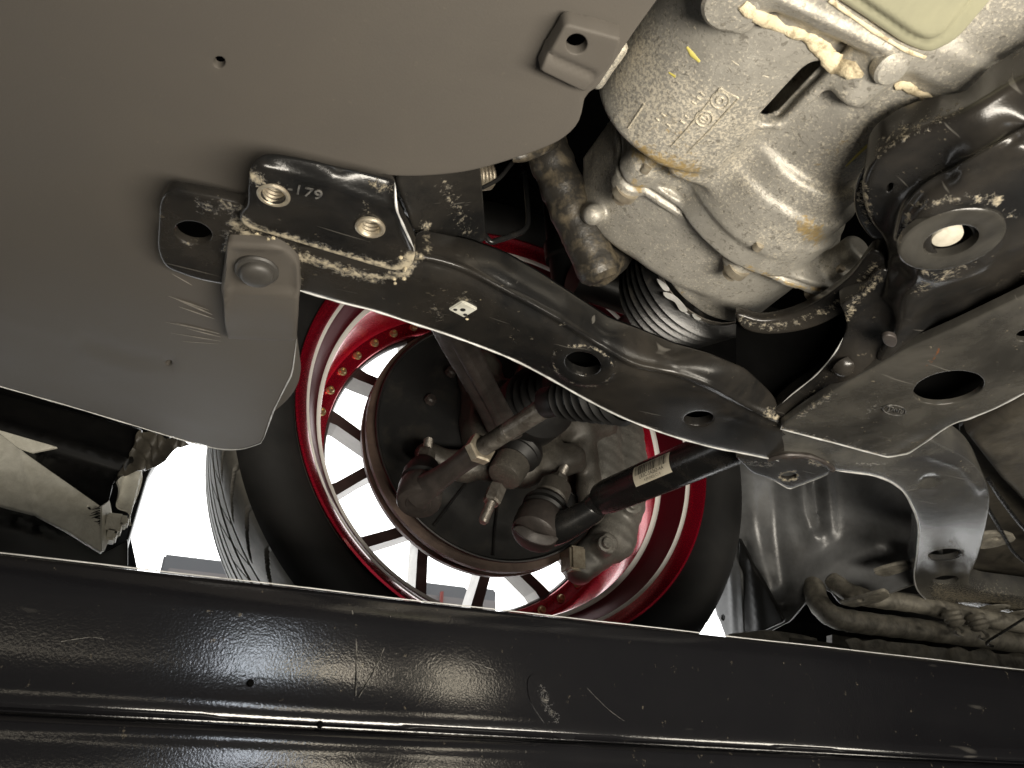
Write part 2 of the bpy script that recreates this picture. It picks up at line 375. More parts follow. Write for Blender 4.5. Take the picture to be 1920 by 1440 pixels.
def psheet(name, outline, inv, mat, parent=None, holes=(), step=9, curl=0.0, skirt=0.003, hcurl=0.0006, hskirt=0.003, bumps=(), dirt_and_light=(), rust=(), thick=True, smooth_ang=50, glint=(), glint_r=0.0006, fine=()):
    O = resample(outline, step); Hs = [resample(h, min(step, 6)) for h in holes]
    loops = [O] + Hs
    sgn = lambda P: np.sign(np.sum(P[:, 0] * np.roll(P[:, 1], -1) - np.roll(P[:, 0], -1) * P[:, 1]))
    def inward(P, hole):
        t = np.roll(P, -1, axis=0) - np.roll(P, 1, axis=0); t /= np.linalg.norm(t, axis=1)[:, None] + 1e-9
        n = np.c_[-t[:, 1], t[:, 0]] * sgn(P); return -n if hole else n
    tm = 1.0 / np.maximum(inv(O), 1e-6); mpp = float(np.median(tm)) / FPX   # metres a pixel
    extra = []
    for L, hole, cr in [(O, False, curl)] + [(h, True, hcurl) for h in Hs]:
        if cr > 0:
            n = inward(L, hole)
            for fr in (0.12, 0.35, 0.65, 1.0): extra.append(L + n * (cr * fr / mpp))
    lo, hi = O.min(0), O.max(0)
    gx, gy = np.meshgrid(np.arange(lo[0], hi[0], step), np.arange(lo[1], hi[1], step * 0.87))
    gx = gx + (np.arange(gx.shape[0]) % 2)[:, None] * step * 0.5
    G = np.c_[gx.ravel(), gy.ravel()]
    keep = inside(O, G)
    for h in Hs: keep &= ~inside(h, G)
    db = np.full(len(G), 1e9)
    for L, cr in zip(loops, [curl] + [hcurl] * len(Hs)): db = np.where(keep, np.minimum(db, dist_poly(L, G) - cr / mpp), db)
    G = G[keep & (db > step * 0.45)]
    if extra:
        E = np.concatenate(extra); kk = inside(O, E)
        for h in Hs: kk &= ~inside(h, E)
        dd = np.full(len(E), 1e9)
        for L in loops: dd = np.minimum(dd, dist_poly(L, E))
        E = E[kk & (dd > 0.3)]; G = np.r_[G, E]
    for poly, offs in fine:            # extra rows of points beside a crease
        F_ = np.asarray(poly, float); L_ = np.r_[0, np.cumsum(np.linalg.norm(np.diff(F_, axis=0), axis=1))]
        s_ = np.arange(0, L_[-1], step * 0.8); C_ = np.c_[np.interp(s_, L_, F_[:, 0]), np.interp(s_, L_, F_[:, 1])]
        t_ = np.gradient(C_, axis=0); t_ /= np.linalg.norm(t_, axis=1)[:, None]; n_ = np.c_[-t_[:, 1], t_[:, 0]]
        G = G[dist_poly(F_, G, False) > max(abs(x) for x in offs) + 2]
        E = np.concatenate([C_ + n_ * x for x in offs]); kk = inside(O, E)
        for h in Hs: kk &= ~inside(h, E)
        for L in loops: kk &= dist_poly(L, E) > 2
        G = np.r_[G, E[kk]]
    pts = np.concatenate(loops + [G]); edges = []; k = 0
    for L in loops:
        n = len(L); edges += [(k + i, k + (i + 1) % n) for i in range(n)]; k += n
    r = delaunay_2d_cdt([Vector((float(a), float(b))) for a, b in pts], edges, [], 0, 0.02)
    q = np.array([tuple(v) for v in r[0]]); T = np.array([f for f in r[2] if len(f) == 3])
    cen = q[T].mean(1); ok = inside(O, cen)
    for h in Hs: ok &= ~inside(h, cen)
    T = T[ok]
    # make triangles face the lens
    e1, e2 = q[T[:, 1]] - q[T[:, 0]], q[T[:, 2]] - q[T[:, 0]]
    cw = (e1[:, 0] * e2[:, 1] - e1[:, 1] * e2[:, 0]) > 0
    T[cw] = T[cw][:, ::-1]
    P = rays(q) / inv(q)[:, None]
    fn = np.cross(P[T[:, 1]] - P[T[:, 0]], P[T[:, 2]] - P[T[:, 0]])
    vn = np.zeros_like(P)
    for i in range(3): np.add.at(vn, T[:, i], fn)
    vn /= np.linalg.norm(vn, axis=1)[:, None] + 1e-15
    away = vn * np.sign((vn * P).sum(1))[:, None]
    h = np.zeros(len(q))
    for b in bumps: h = h + b(q)
    dO = dist_poly(O, q) * mpp
    back = -h
    if curl > 0: back += np.where(dO < curl, curl - np.sqrt(np.maximum(curl ** 2 - (curl - np.minimum(dO, curl)) ** 2, 0)), 0)
    for hh in Hs:
        dH = dist_poly(hh, q) * mpp
        if hcurl > 0: back += np.where(dH < hcurl, hcurl - np.sqrt(np.maximum(hcurl ** 2 - (hcurl - np.minimum(dH, hcurl)) ** 2, 0)), 0)
    P = P + away * back[:, None]
    verts = list(P); faces = [tuple(t) for t in T]
    # edge walls
    cnt = {}
    for t in T:
        for a, b in ((t[0], t[1]), (t[1], t[2]), (t[2], t[0])): cnt[(a, b)] = 1
    bl = [(a, b) for (a, b) in cnt if (b, a) not in cnt]
    low = {}; nv = len(verts)
    for a, b in bl:
        for v in (a, b):
            if v not in low:
                near_o = dist_poly(O, q[v:v + 1])[0] < 0.5
                low[v] = nv; nv += 1; verts.append(P[v] + away[v] * (skirt if near_o else hskirt))
    for a, b in bl: faces.append((b, a, low[a], low[b]))
    if thick and curl == 0 and len(Hs) >= 0:   # closed back
        mapb = {}
        for i in range(len(q)):
            if i in low: mapb[i] = low[i]
            else: mapb[i] = nv; nv += 1; verts.append(P[i] + away[i] * skirt)
        faces += [(mapb[t[0]], mapb[t[2]], mapb[t[1]]) for t in T]
    me = mesh_from(verts, faces)
    for nm, spec in (('dirt_and_light', dirt_and_light), ('rust', rust)):
        if spec:
            val = np.zeros(len(verts))
            for poly, w, s in spec:
                p = np.asarray(poly, float)
                dd = dist_poly(p, q, False) if len(p) > 1 else np.linalg.norm(q - p[0], axis=1)
                val[:len(q)] = np.maximum(val[:len(q)], s * np.exp(-(dd / w) ** 2))
            a = me.attributes.new(nm, 'FLOAT', 'POINT'); a.data.foreach_set('value', val[:len(me.vertices)])
    o = link(name, me, mat, parent)
    for wpoly in glint:                 # pale tubes painting bright rim light along stretches of the cut edge
        dw = dist_poly(np.asarray(wpoly, float), O, False) < step * 1.2
        idx = [int(np.argmin(((q - p) ** 2).sum(1))) for p in O]
        runs = []; cur = []
        k0 = int(np.argmin(dw)); order = [(k0 + i) % len(O) for i in range(len(O))]
        for k in order:
            if dw[k]: cur.append(idx[k])
            elif cur: runs.append(cur); cur = []
        if cur: runs.append(cur)
        for rn in runs:
            if len(rn) > 3:
                pp = P[rn] - away[rn] * curl * 0.8; n_ = len(rn)
                tube('edge_glint', pp, [glint_r * (0.55 + 0.45 * abs(math.sin(i * 0.37)) * (0.7 + 0.3 * math.sin(i * 1.3))) * min(1, 0.2 + i / 4, 0.2 + (n_ - 1 - i) / 4) for i in range(n_)], 'edge', o, 6, 0, None, None, 80)
    bm = bmesh.new(); bm.from_mesh(me)
    for e in bm.edges:
        if len(e.link_faces) == 2 and e.calc_face_angle(0) > R(smooth_ang): e.smooth = False
    bm.to_mesh(me); bm.free()
    return o

# ---- cast shapes: blended solids turned to a surface net
def surface_net(fn, lo, hi, h):
    lo = np.array(lo, float); n = np.ceil((np.array(hi) - lo) / h).astype(int) + 1
    ax = [lo[i] + h * np.arange(n[i]) for i in range(3)]
    X, Y, Z = np.meshgrid(*ax, indexing='ij', sparse=True)
    D = fn(X, Y, Z).astype(np.float32); D = np.broadcast_to(D, tuple(n))
    S = D < 0
    c = [S[i:n[0] - 1 + i, j:n[1] - 1 + j, k:n[2] - 1 + k] for i in (0, 1) for j in (0, 1) for k in (0, 1)]
    allin = c[0].copy(); anyin = c[0].copy()
    for s in c[1:]: allin &= s; anyin |= s
    act = anyin & ~allin
    I = np.argwhere(act); idx = -np.ones(act.shape, int); idx[act] = np.arange(len(I))
    acc = np.zeros((len(I), 3)); cntr = np.zeros(len(I))
    offs = [(i, j, k) for i in (0, 1) for j in (0, 1) for k in (0, 1)]
    val = {o: D[I[:, 0] + o[0], I[:, 1] + o[1], I[:, 2] + o[2]] for o in offs}
    for o in offs:
        for a in range(3):
            if o[a] == 0:
                p = list(o); p[a] = 1; p = tuple(p)
                v0, v1 = val[o], val[p]; m = (v0 < 0) != (v1 < 0)
                t = np.where(m, v0 / (v0 - v1 + 1e-20), 0)
                pos = np.tile(np.array(o, float), (len(I), 1)); pos[:, a] += t
                acc[m] += pos[m]; cntr[m] += 1
    vert = lo + (I + acc / cntr[:, None]) * h
    F = []
    for a in range(3):
        b, cc = (a + 1) % 3, (a + 2) % 3
        s0 = [slice(None)] * 3; s1 = [slice(None)] * 3
        s0[a] = slice(0, -1); s1[a] = slice(1, None)
        ch = S[tuple(s0)] != S[tuple(s1)]
        E = np.argwhere(ch)
        E = E[(E[:, b] > 0) & (E[:, cc] > 0) & (E[:, b] < n[b] - 1) & (E[:, cc] < n[cc] - 1)]
        inn = S[E[:, 0], E[:, 1], E[:, 2]]
        q = []
        for db, dc in ((0, 0), (-1, 0), (-1, -1), (0, -1)):
            e = E.copy(); e[:, b] += db; e[:, cc] += dc; q.append(idx[e[:, 0], e[:, 1], e[:, 2]])
        q = np.stack(q, 1); q[~inn] = q[~inn][:, ::-1]; F.append(q[(q >= 0).all(1)])
    F = np.concatenate(F)
    return vert, F
def fast_mesh(vert, F):
    me = bpy.data.meshes.new('m'); me.vertices.add(len(vert)); me.vertices.foreach_set('co', np.asarray(vert, np.float32).ravel())
    me.loops.add(F.size); me.loops.foreach_set('vertex_index', F.ravel().astype(np.int32))
    me.polygons.add(len(F)); me.polygons.foreach_set('loop_start', np.arange(0, F.size, 4, dtype=np.int32))
    me.update(calc_edges=True); me.validate(); return me
def smin(a, b, k):
    h = np.clip(0.5 + 0.5 * (b - a) / k, 0, 1); return b + (a - b) * h - k * h * (1 - h)
def smax(a, b, k): return -smin(-a, -b, k)
def cyl(X, Y, Z, c, d, r, h0, h1, rnd=0.003):
    """cylinder on axis point c along unit d from h0 to h1"""
    d = np.array(d, float); d /= np.linalg.norm(d)
    x, y, z = X - c[0], Y - c[1], Z - c[2]
    s = x * d[0] + y * d[1] + z * d[2]
    rad = np.sqrt(np.maximum(x * x + y * y + z * z - s * s, 0))
    a = rad - (r - rnd); b = np.abs(s - (h0 + h1) / 2) - ((h1 - h0) / 2 - rnd)
    return np.minimum(np.maximum(a, b), 0) + np.sqrt(np.maximum(a, 0) ** 2 + np.maximum(b, 0) ** 2) - rnd
def cyly(X, Y, Z, cx, cz, r, y0, y1, rnd=0.003): return cyl(X, Y, Z, (cx, 0, cz), (0, 1, 0), r, y0, y1, rnd)
def cap(X, Y, Z, a, b, ra, rb=None):
    a = np.array(a, float); b = np.array(b, float); rb = ra if rb is None else rb
    ab = b - a; t = np.clip(((X - a[0]) * ab[0] + (Y - a[1]) * ab[1] + (Z - a[2]) * ab[2]) / (ab @ ab), 0, 1)
    return np.sqrt((X - a[0] - t * ab[0]) ** 2 + (Y - a[1] - t * ab[1]) ** 2 + (Z - a[2] - t * ab[2]) ** 2) - (ra + (rb - ra) * t)
def rbox(X, Y, Z, lo, hi, rnd=0.004):
    c = [(lo[i] + hi[i]) / 2 for i in range(3)]; s = [(hi[i] - lo[i]) / 2 - rnd for i in range(3)]
    q = [np.abs(A - c[i]) - s[i] for i, A in enumerate((X, Y, Z))]
    return np.sqrt(sum(np.maximum(a, 0) ** 2 for a in q)) + np.minimum(np.maximum(np.maximum(q[0], q[1]), q[2]), 0) - rnd

# ================================================================== THE SETTING
def quadmesh(name, pts, mat): return link(name, mesh_from(pts, [(0, 1, 2, 3)]), mat, None, False)
fl = quadmesh('floor', [(-4, -4, -1.3), (5, -4, -1.3), (5, 4.0, -1.3), (-4, 4.0, -1.3)], 'floor'); fl['kind'] = 'structure'
# unseen workshop shell behind the lens, put there to block light; the bay is open to daylight on the far side
MT['wall'] = mat_simple('workshop_wall', (0.10, 0.095, 0.088), (0.09, 0.087, 0.08), 0.7, 0, 2, 0.0)
for nm, pts in (('wall_back', [(-3.6, -3.4, -1.3), (4.6, -3.4, -1.3), (4.6, -3.4, 2.4), (-3.6, -3.4, 2.4)]), ('wall_side', [(-3.6, -3.4, -1.3), (-3.6, 2.2, -1.3), (-3.6, 2.2, 2.4), (-3.6, -3.4, 2.4)]), ('wall_side', [(4.6, -3.4, -1.3), (4.6, 2.2, -1.3), (4.6, 2.2, 2.4), (4.6, -3.4, 2.4)]), ('ceiling', [(-3.6, -3.4, 2.4), (4.6, -3.4, 2.4), (4.6, 2.2, 2.4), (-3.6, 2.2, 2.4)])):
    quadmesh(nm, pts, 'wall')['kind'] = 'structure'

# lift runway: a long pressed steel beam, one profile drawn out along X
prof = [(0.455, 0.0805), (0.452, 0.082), (0.448, 0.085), (0.446, 0.0985), (0.4435, 0.1010), (0.424, 0.1016), (0.4215, 0.1008), (0.4202, 0.0985), (0.4195, 0.085), (0.4205, 0.060), (0.4200, 0.045), (0.4190, 0.0385), (0.4200, 0.0362), (0.4235, 0.0352), (0.4238, 0.0340), (0.4205, 0.0335), (0.4172, 0.0322), (0.4164, 0.0300), (0.4163, 0.0262), (0.4164, 0.0245), (0.4164, 0.0228), (0.4163, 0.0212), (0.4162, 0.0190), (0.4160, 0.0150), (0.4160, 0.0080), (0.4200, 0.0050), (0.50, 0.004)]
xs = np.linspace(-0.9, 2.6, 220); vs = []; fs = []
pf = np.array(prof)
for x in xs:
    for (y, z) in prof:
        w = 0.0 if z > 0.095 or y > 0.45 else 0.0005 * math.sin(x * 9.1 + z * 40) + 0.00025 * math.sin(x * 31 + z * 90)
        vs.append((x, y + w, z))
n = len(prof)
for i in range(len(xs) - 1):
    for k in range(n - 1): fs.append((i * n + k, (i + 1) * n + k, (i + 1) * n + k + 1, i * n + k + 1))
runway = thing('lift_runway', 'glossy black painted steel runway of the car lift along the bottom', 'lift')
MT['deck'] = mat_simple('gritty_deck_coating', (0.012, 0.012, 0.012), (0.02, 0.019, 0.018), 0.9, 0, 120, 0.8, 0.1)
box('deck', (0.85, 0.73, 0.0745), (3.5, 0.55, 0.014), 'deck', runway, bev=0.002)
ro = sharp_by_angle(link('beam', mesh_from(vs, fs), 'runway', runway), 50)
def on_face(px, py, lift=0.0012):
    p = vy(px, py, 0.42); return p + np.array([0, -lift, 0])
tube('edge_glint', [(x, 0.4225, 0.1021 + 0.0002 * math.sin(x * 40) * math.sin(x * 13)) for x in np.linspace(-0.9, 2.6, 160)], 0.00034, 'edge', runway, 6, 0)  # pale strip painting the bright line of light on the top edge
# scratches and scuffs that really sit on the paint
MT['scuff'] = mat_simple('rubbed_grey_scuff', (0.12, 0.115, 0.105), (0.012, 0.0115, 0.011), 0.42, 0, 330, 0.4, lo=0.40, hi=0.60)
for pts, w in [([(660, 1145), (668, 1210), (667, 1305)], 0.00032), ([(732, 1155), (726, 1210)], 0.00026), ([(720, 1215), (700, 1260), (672, 1308)], 0.00028), ([(680, 1190), (760, 1205), (850, 1230), (925, 1256)], 0.00018), ([(115, 1203), (170, 1195), (195, 1199)], 0.0002), ([(770, 1405), (790, 1432)], 0.0003), ([(640, 1395), (655, 1440)], 0.0003), ([(1100, 1290), (1140, 1330), (1170, 1352)], 0.00012)]:
    tube('scratch', [on_face(*p, 0.0004) for p in pts], w, 'scuff', runway, 6, 4)
psheet('scuff_mark', spl([(992, 1270), (1018, 1264), (1042, 1284), (1054, 1320), (1072, 1350), (1078, 1384), (1042, 1380), (1010, 1340), (992, 1306)], 5, True), plane_y(0.4192), 'runway', runway, skirt=0.0002, step=5, dirt_and_light=[([(1018, 1290), (1028, 1325), (1045, 1358)], 11, 0.34)])
for px, py in [(470, 1280), (601, 1358)]:
    p = vy(px, py, 0.4185); lathe('chip', p, (0, -1, 0), [(-0.001, 0.0018), (0.0002, 0.0013), (0.0003, 0)], 'black', runway, 10)

# the dark shell of the car above: bay roof and the wing skin with its wheel opening
WC = np.array([0.33889932, 0.74884005, 0.40841948])       # centre of the inboard rim flange
shell = thing('car_body', 'dark inner body shell of the car over the suspension', 'car body')
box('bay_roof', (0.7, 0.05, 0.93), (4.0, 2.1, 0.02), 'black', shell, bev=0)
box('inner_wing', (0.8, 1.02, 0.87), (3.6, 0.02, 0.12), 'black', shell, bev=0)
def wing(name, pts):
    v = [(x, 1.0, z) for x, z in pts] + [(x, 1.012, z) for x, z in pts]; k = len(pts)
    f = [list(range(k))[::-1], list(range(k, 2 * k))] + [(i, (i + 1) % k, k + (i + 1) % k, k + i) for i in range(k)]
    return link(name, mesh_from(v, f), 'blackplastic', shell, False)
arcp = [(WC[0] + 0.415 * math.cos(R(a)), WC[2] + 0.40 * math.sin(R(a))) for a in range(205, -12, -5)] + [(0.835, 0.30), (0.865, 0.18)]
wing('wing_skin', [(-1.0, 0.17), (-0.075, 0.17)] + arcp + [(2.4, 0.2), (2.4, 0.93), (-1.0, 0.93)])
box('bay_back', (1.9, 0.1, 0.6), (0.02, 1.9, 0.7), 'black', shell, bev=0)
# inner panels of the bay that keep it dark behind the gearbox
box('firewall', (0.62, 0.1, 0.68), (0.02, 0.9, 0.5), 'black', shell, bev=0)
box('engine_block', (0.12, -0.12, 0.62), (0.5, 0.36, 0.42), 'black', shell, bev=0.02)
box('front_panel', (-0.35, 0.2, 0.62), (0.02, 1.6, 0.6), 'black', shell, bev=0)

# far things beyond the opening
def cabinet(name, px0, py0, px1, py1, y, label, stripe=False):
    t = thing(name, label, 'cabinet')
    a, b = vy(px0, py0, y), vy(px1, py1, y)
    cx, cz = (a[0] + b[0]) / 2, (a[2] + b[2]) / 2; w, h = abs(b[0] - a[0]), abs(b[2] - a[2]) + 1.2
    zt = max(a[2], b[2])
    box('case', (cx, y, zt - h / 2), (w, 0.3, h), 'cabinet', t, bev=0.01)
    box('pane', (cx, y - 0.16, zt - h / 2 - 0.05), (w * 0.84, 0.02, h - 0.04), 'cabinet_pane', t, bev=0.004)
    if stripe: box('stripe', (cx - w * 0.1, y - 0.18, zt - 0.16), (w * 0.05, 0.02, 0.22), 'redstripe', t, bev=0)
    return t
cabinet('wall_cabinet', 303, 1062, 470, 1072, 4.2, 'pale grey cabinet far outside, seen left of the tyre')
cabinet('wall_cabinet', 775, 1105, 860, 1112, 4.2, 'far grey cabinet with red stripe seen through the wheel spokes', True)
cabinet('wall_cabinet', 880, 1112, 912, 1118, 4.25, 'narrow far grey cabinet beside the red striped one')

# ================================================================== THE WHEEL
wheel = thing('wheel', 'three piece alloy wheel with red barrel and low profile tyre', 'wheel')
AX = (0, 1, 0)
def W(dy): return WC + np.array([0, dy, 0])
# red barrel, inside faces first then back along the tyre side
bar = [(0.012, 0.254), (0.0, 0.262), (-0.003, 0.2615), (-0.0035, 0.259), (0.0, 0.256), (0.010, 0.2480), (0.0120, 0.2474)]
lathe('rim_flange', WC, AX, bar, 'red', wheel, 160, cap=False, sharp=60)
lathe('flange_step', WC, AX, [(0.0120, 0.2474), (0.0138, 0.2470), (0.0152, 0.2452), (0.0160, 0.2438)], 'bare', wheel, 160, cap=False, sharp=80)
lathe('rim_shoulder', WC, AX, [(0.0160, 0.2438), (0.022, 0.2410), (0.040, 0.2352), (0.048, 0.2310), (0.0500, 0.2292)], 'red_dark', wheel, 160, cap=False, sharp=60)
lathe('shoulder_step', WC, AX, [(0.0500, 0.2292), (0.0520, 0.2286), (0.0536, 0.2265), (0.0542, 0.2240)], 'bare', wheel, 160, cap=False, sharp=80)
lathe('barrel', WC, AX, [(0.0542, 0.2240), (0.058, 0.2230), (0.10, 0.2225), (0.140, 0.2225), (0.1465, 0.2215), (0.149, 0.219)], 'redcast', wheel, 160, cap=False, sharp=60)
lathe('bolt_flange', WC, AX, [(0.149, 0.219), (0.150, 0.217), (0.1505, 0.2015), (0.152, 0.2000), (0.158, 0.1995)], 'red', wheel, 160, cap=False, sharp=60)
lathe('barrel_outside', WC, AX, [(0.012, 0.254), (0.05, 0.247), (0.09, 0.236), (0.158, 0.236), (0.2, 0.25)], 'red', wheel, 120, cap=False)
lathe('face_ring', WC, AX, [(0.158, 0.205), (0.1585, 0.1975), (0.163, 0.1955), (0.172, 0.197), (0.180, 0.203)], 'spoke_back', wheel, 160, cap=False)
lathe('outer_lip', WC, AX, [(0.176, 0.200), (0.185, 0.218), (0.205, 0.235), (0.228, 0.246), (0.236, 0.258), (0.238, 0.262), (0.2, 0.25)], 'polish', wheel, 160, cap=False)
# ring bolts: nine degrees apart
b0 = None
for k in range(40):
    a = R(-43.9 + 9 * k); c = W(0.1505) + np.array([math.cos(a), 0, math.sin(a)]) * 0.2105
    if b0 is None:
        b0 = lathe('rim_bolt', (0, 0, 0), (0, -1, 0), [(0.0, 0.0058), (0.0012, 0.0058), (0.0016, 0.0046), (0.0052, 0.0044), (0.0062, 0.0036), (0.0062, 0.0022), (0.0040, 0.0019), (0.0040, 0.0)], 'brass', wheel, 12); o = b0
    else: o = b0.copy(); col.objects.link(o)
    o.location = V(c)
# seven forked spokes
def spoke_mesh():
    vs = []; fs = []; mi = []
    def bar(path, y0, y1):
        # path: (r, ang, halfwidth back, halfwidth front)
        b = len(vs)
        for r, a, wb, wf in path:
            d = np.array([math.cos(R(a)), 0, math.sin(R(a))]); tn = np.array([-d[2], 0, d[0]])
            for y, w in ((y0, wb), (y1, wf)):
                for s in (-1, 1): vs.append(d * r + tn * w * s + np.array([0, y, 0]))
        for i in range(len(path) - 1):
            p = b + i * 4; q = p + 4
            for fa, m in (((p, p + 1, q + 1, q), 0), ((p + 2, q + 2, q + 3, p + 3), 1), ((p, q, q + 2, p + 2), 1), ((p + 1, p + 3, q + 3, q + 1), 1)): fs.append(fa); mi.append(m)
        e = b + (len(path) - 1) * 4
        fs.append((b, b + 2, b + 3, b + 1)); mi.append(1); fs.append((e, e + 1, e + 3, e + 2)); mi.append(1)
    for s in (-1, 1):
        bar([(0.203, s * 15.2, 0.0085, 0.0125), (0.196, s * 14.8, 0.0086, 0.0110), (0.186, s * 14.2, 0.0076, 0.0098), (0.15, s * 9.2, 0.0074, 0.0094), (0.125, s * 4.5, 0.0078, 0.010), (0.10, s * 1.2, 0.0065, 0.009)], 0.160, 0.192)
    bar([(0.112, 0, 0.010, 0.013), (0.08, 0, 0.012, 0.014), (0.04, 0, 0.013, 0.015)], 0.1605, 0.1915)
    me = mesh_from(vs, fs)
    return me, mi
sm, mi = spoke_mesh()
for k in range(7):
    o = link('spoke', sm, ['spoke_back', 'spoke'], wheel, False)
    o.location = V(WC); o.rotation_euler = (0, -R(-174 + 360 / 7 * k), 0)
sm.polygons.foreach_set('material_index', mi)
lathe('hub', W(0.12), AX, [(0.0, 0.055), (0.04, 0.06), (0.07, 0.055)], 'spoke', wheel, 48)
# tyre
tp = [(0.010, 0.256), (0.003, 0.262), (-0.004, 0.268), (-0.010, 0.280), (-0.012, 0.292), (-0.009, 0.306), (-0.003, 0.316), (0.004, 0.3225)]
tp += [(0.010 + 0.0025 * i, 0.3255 + 0.0075 * (1 - (1 - i / 18) ** 2)) for i in range(19)]
tp += [(0.057 + 0.0015 * i, 0.333 + 0.0006 * math.sin(i / 88 * math.pi)) for i in range(89)]
tp += [(0.195, 0.3315), (0.202, 0.329), (0.210, 0.324), (0.222, 0.312), (0.230, 0.295), (0.230, 0.280), (0.224, 0.264), (0.214, 0.256)]
def tread(th, q, r):
    if q < 0.004 or q > 0.198: return r
    dep = 0.0
    for g, w in ((0.0615, 0.0022), (0.092, 0.0040), (0.122, 0.0022), (0.142, 0.0040), (0.163, 0.002), (0.181, 0.0022)):
        if abs(q - g) < w: dep = max(dep, 0.006 * min(1, (w - abs(q - g)) / 0.0008))
    if q < 0.058:                                   # slanted shoulder sipes
        ph = (th * 46 / (2 * math.pi) + (q - 0.02) * 22) % 1.0
        m = min(1, max(0, (q - 0.008) / 0.006)) * min(1, max(0, (0.052 - q) / 0.01))
        if ph < 0.15: dep = max(dep, 0.007 * m * min(1, min(ph, 0.15 - ph) / 0.025))
    elif 0.065 < q < 0.12:
        ph = (th * 46 / (2 * math.pi) - (q - 0.05) * 26) % 1.0
        if ph < 0.06: dep = max(dep, 0.004 * min(1, min(ph, 0.06 - ph) / 0.02))
    return r - dep
ty = lathe('tyre', WC, AX, tp, ['tyre', 'tread'], wheel, 1500, rfun=tread, cap=False, sharp=28)
for i, p in enumerate(ty.data.polygons): pass
cy = np.empty(len(ty.data.polygons) * 3); ty.data.polygons.foreach_get('center', cy); cy = cy.reshape(-1, 3)
ty.data.polygons.foreach_set('material_index', ((cy[:, 1] - WC[1] > 0.006) & (cy[:, 1] - WC[1] < 0.205)).astype(np.int32))

# ================================================================== BRAKE
disc = thing('brake_disc', 'vented brake disc with brown rusty rim inside the red wheel', 'brake disc')
lathe('friction_ring', W(0.073), AX, [(0.0, 0.10), (0.0, 0.1645), (0.0008, 0.1665), (0.0075, 0.1668), (0.0085, 0.1655), (0.0088, 0.150)], 'disc_rust', disc, 140, cap=False)
lathe('friction_ring', W(0.073), AX, [(0.0200, 0.150), (0.0205, 0.1655), (0.0215, 0.1668), (0.0290, 0.1665), (0.0298, 0.164), (0.0300, 0.08)], 'disc_rust', disc, 140, cap=False)
vm = None
for k in range(48):
    a = R(k * 7.5); d = np.array([math.cos(a), 0, math.sin(a)])
    if vm is None: o = box('vane', (0.132, 0.0, 0), (0.06, 0.012, 0.004), 'disc_rust', disc, bev=0); vm = o
    else: o = vm.copy(); col.objects.link(o)
    o.location = V(W(0.0875)); o.rotation_euler = (0, -a, 0)
lathe('disc_hat', W(0.085), AX, [(0.0, 0.11), (0.02, 0.085), (0.075, 0.08), (0.078, 0.0)], 'rustiron', disc, 64, cap=False)

# ================================================================== UNDERTRAY
tray = thing('undertray', 'large matt grey plastic undertray filling the upper left', 'undertray')
ctrl = [(-900, -250, .268), (-900, 200, .268), (-900, 470, .266), (-250, -250, .268), (300, -250, .268), (900, -250, .268), (1300, -200, .268), (-250, 200, .268), (300, 150, .268), (700, 150, .268), (1000, 120, .268), (1090, 180, .268), (0, 400, .267), (300, 330, .266), (620, 300, .266), (800, 330, .267), (960, 300, .268),
        (-250, 520, .264), (0, 560, .261), (200, 560, .256), (330, 540, .252), (450, 600, .251), (550, 600, .251), (-250, 640, .268), (0, 722, .270), (200, 770, .268), (350, 820, .266), (490, 830, .263), (540, 700, .256), (150, 660, .262), (380, 700, .257)]
trayinv = tps(ctrl)
out = np.array([(-900, 470), (-900, -260), (1330, -260), (1262, -40), (1190, 60)] + [tuple(p) for p in spl([(1120, 165), (1098, 182), (1090, 215), (1078, 240), (1040, 270), (960, 300), (880, 322), (800, 331), (740, 331), (690, 326)], 5)] + [(640, 400), (590, 470), (560, 545), (556, 640), (548, 700), (512, 772), (492, 830)] + [tuple(p) for p in spl([(488, 832), (455, 842), (420, 843), (390, 838), (330, 822), (260, 801), (130, 762), (0, 725), (-120, 690), (-400, 612), (-700, 528)], 4)])
scr = [([(310 + i * 4, 545 + i * 11 + j * 6), (360, 556 + i * 11 + j * 5), (408, 575 + i * 10 + j * 4)], 2.2, 0.55) for i in range(6) for j in range(1)]
psheet('panel', out, trayinv, 'tray', tray, holes=[ell(411, 117, 11.5, 11), ell(316, 682, 7, 4.5), ell(366, 436, 50, 32, 12), ell(1083, 83, 27, 25)], step=14, curl=0.0010, skirt=0.0025, hcurl=0.0005, hskirt=0.0035, glint=[[(-120, 690), (0, 725), (130, 762), (330, 822), (390, 838), (455, 842), (488, 832)], [(556, 640), (548, 700), (512, 772), (492, 830)]], glint_r=0.0007,
       bumps=[ridge([(160, 640), (220, 664), (316, 684)], 13, -0.0016), ridge([(160, 660), (240, 688), (330, 690)], 12, 0.0010), ridge([(-260, 560), (0, 592), (170, 640)], 10, 0.0006)],
       )
MT['trayscratch'] = mat_simple('pale_plastic_scratch', (0.22, 0.2, 0.17), (0.12, 0.11, 0.095), 0.6, 0, 200, 0)
for i, (a, b, w) in enumerate([((322, 513), (360, 535), .0005), ((315, 555), (392, 582), .0006), ((330, 561), (398, 590), .0009), ((335, 575), (402, 598), .0006), ((310, 604), (400, 622), .0004), ((330, 606), (412, 626), .0007), ((350, 616), (414, 632), .0006), ((318, 624), (415, 640), .0004), ((340, 640), (410, 645), .0003)]):
    pp = [np.array(a) + (np.array(b) - np.array(a)) * s for s in (0, .35, .7, 1)]
    q = rays(pp) / trayinv(pp)[:, None] * 0.9985
    tube('scratch', q, [w * .2, w * .8, w, w * .3], 'trayscratch', tray, 6, 3, flat=0.3)
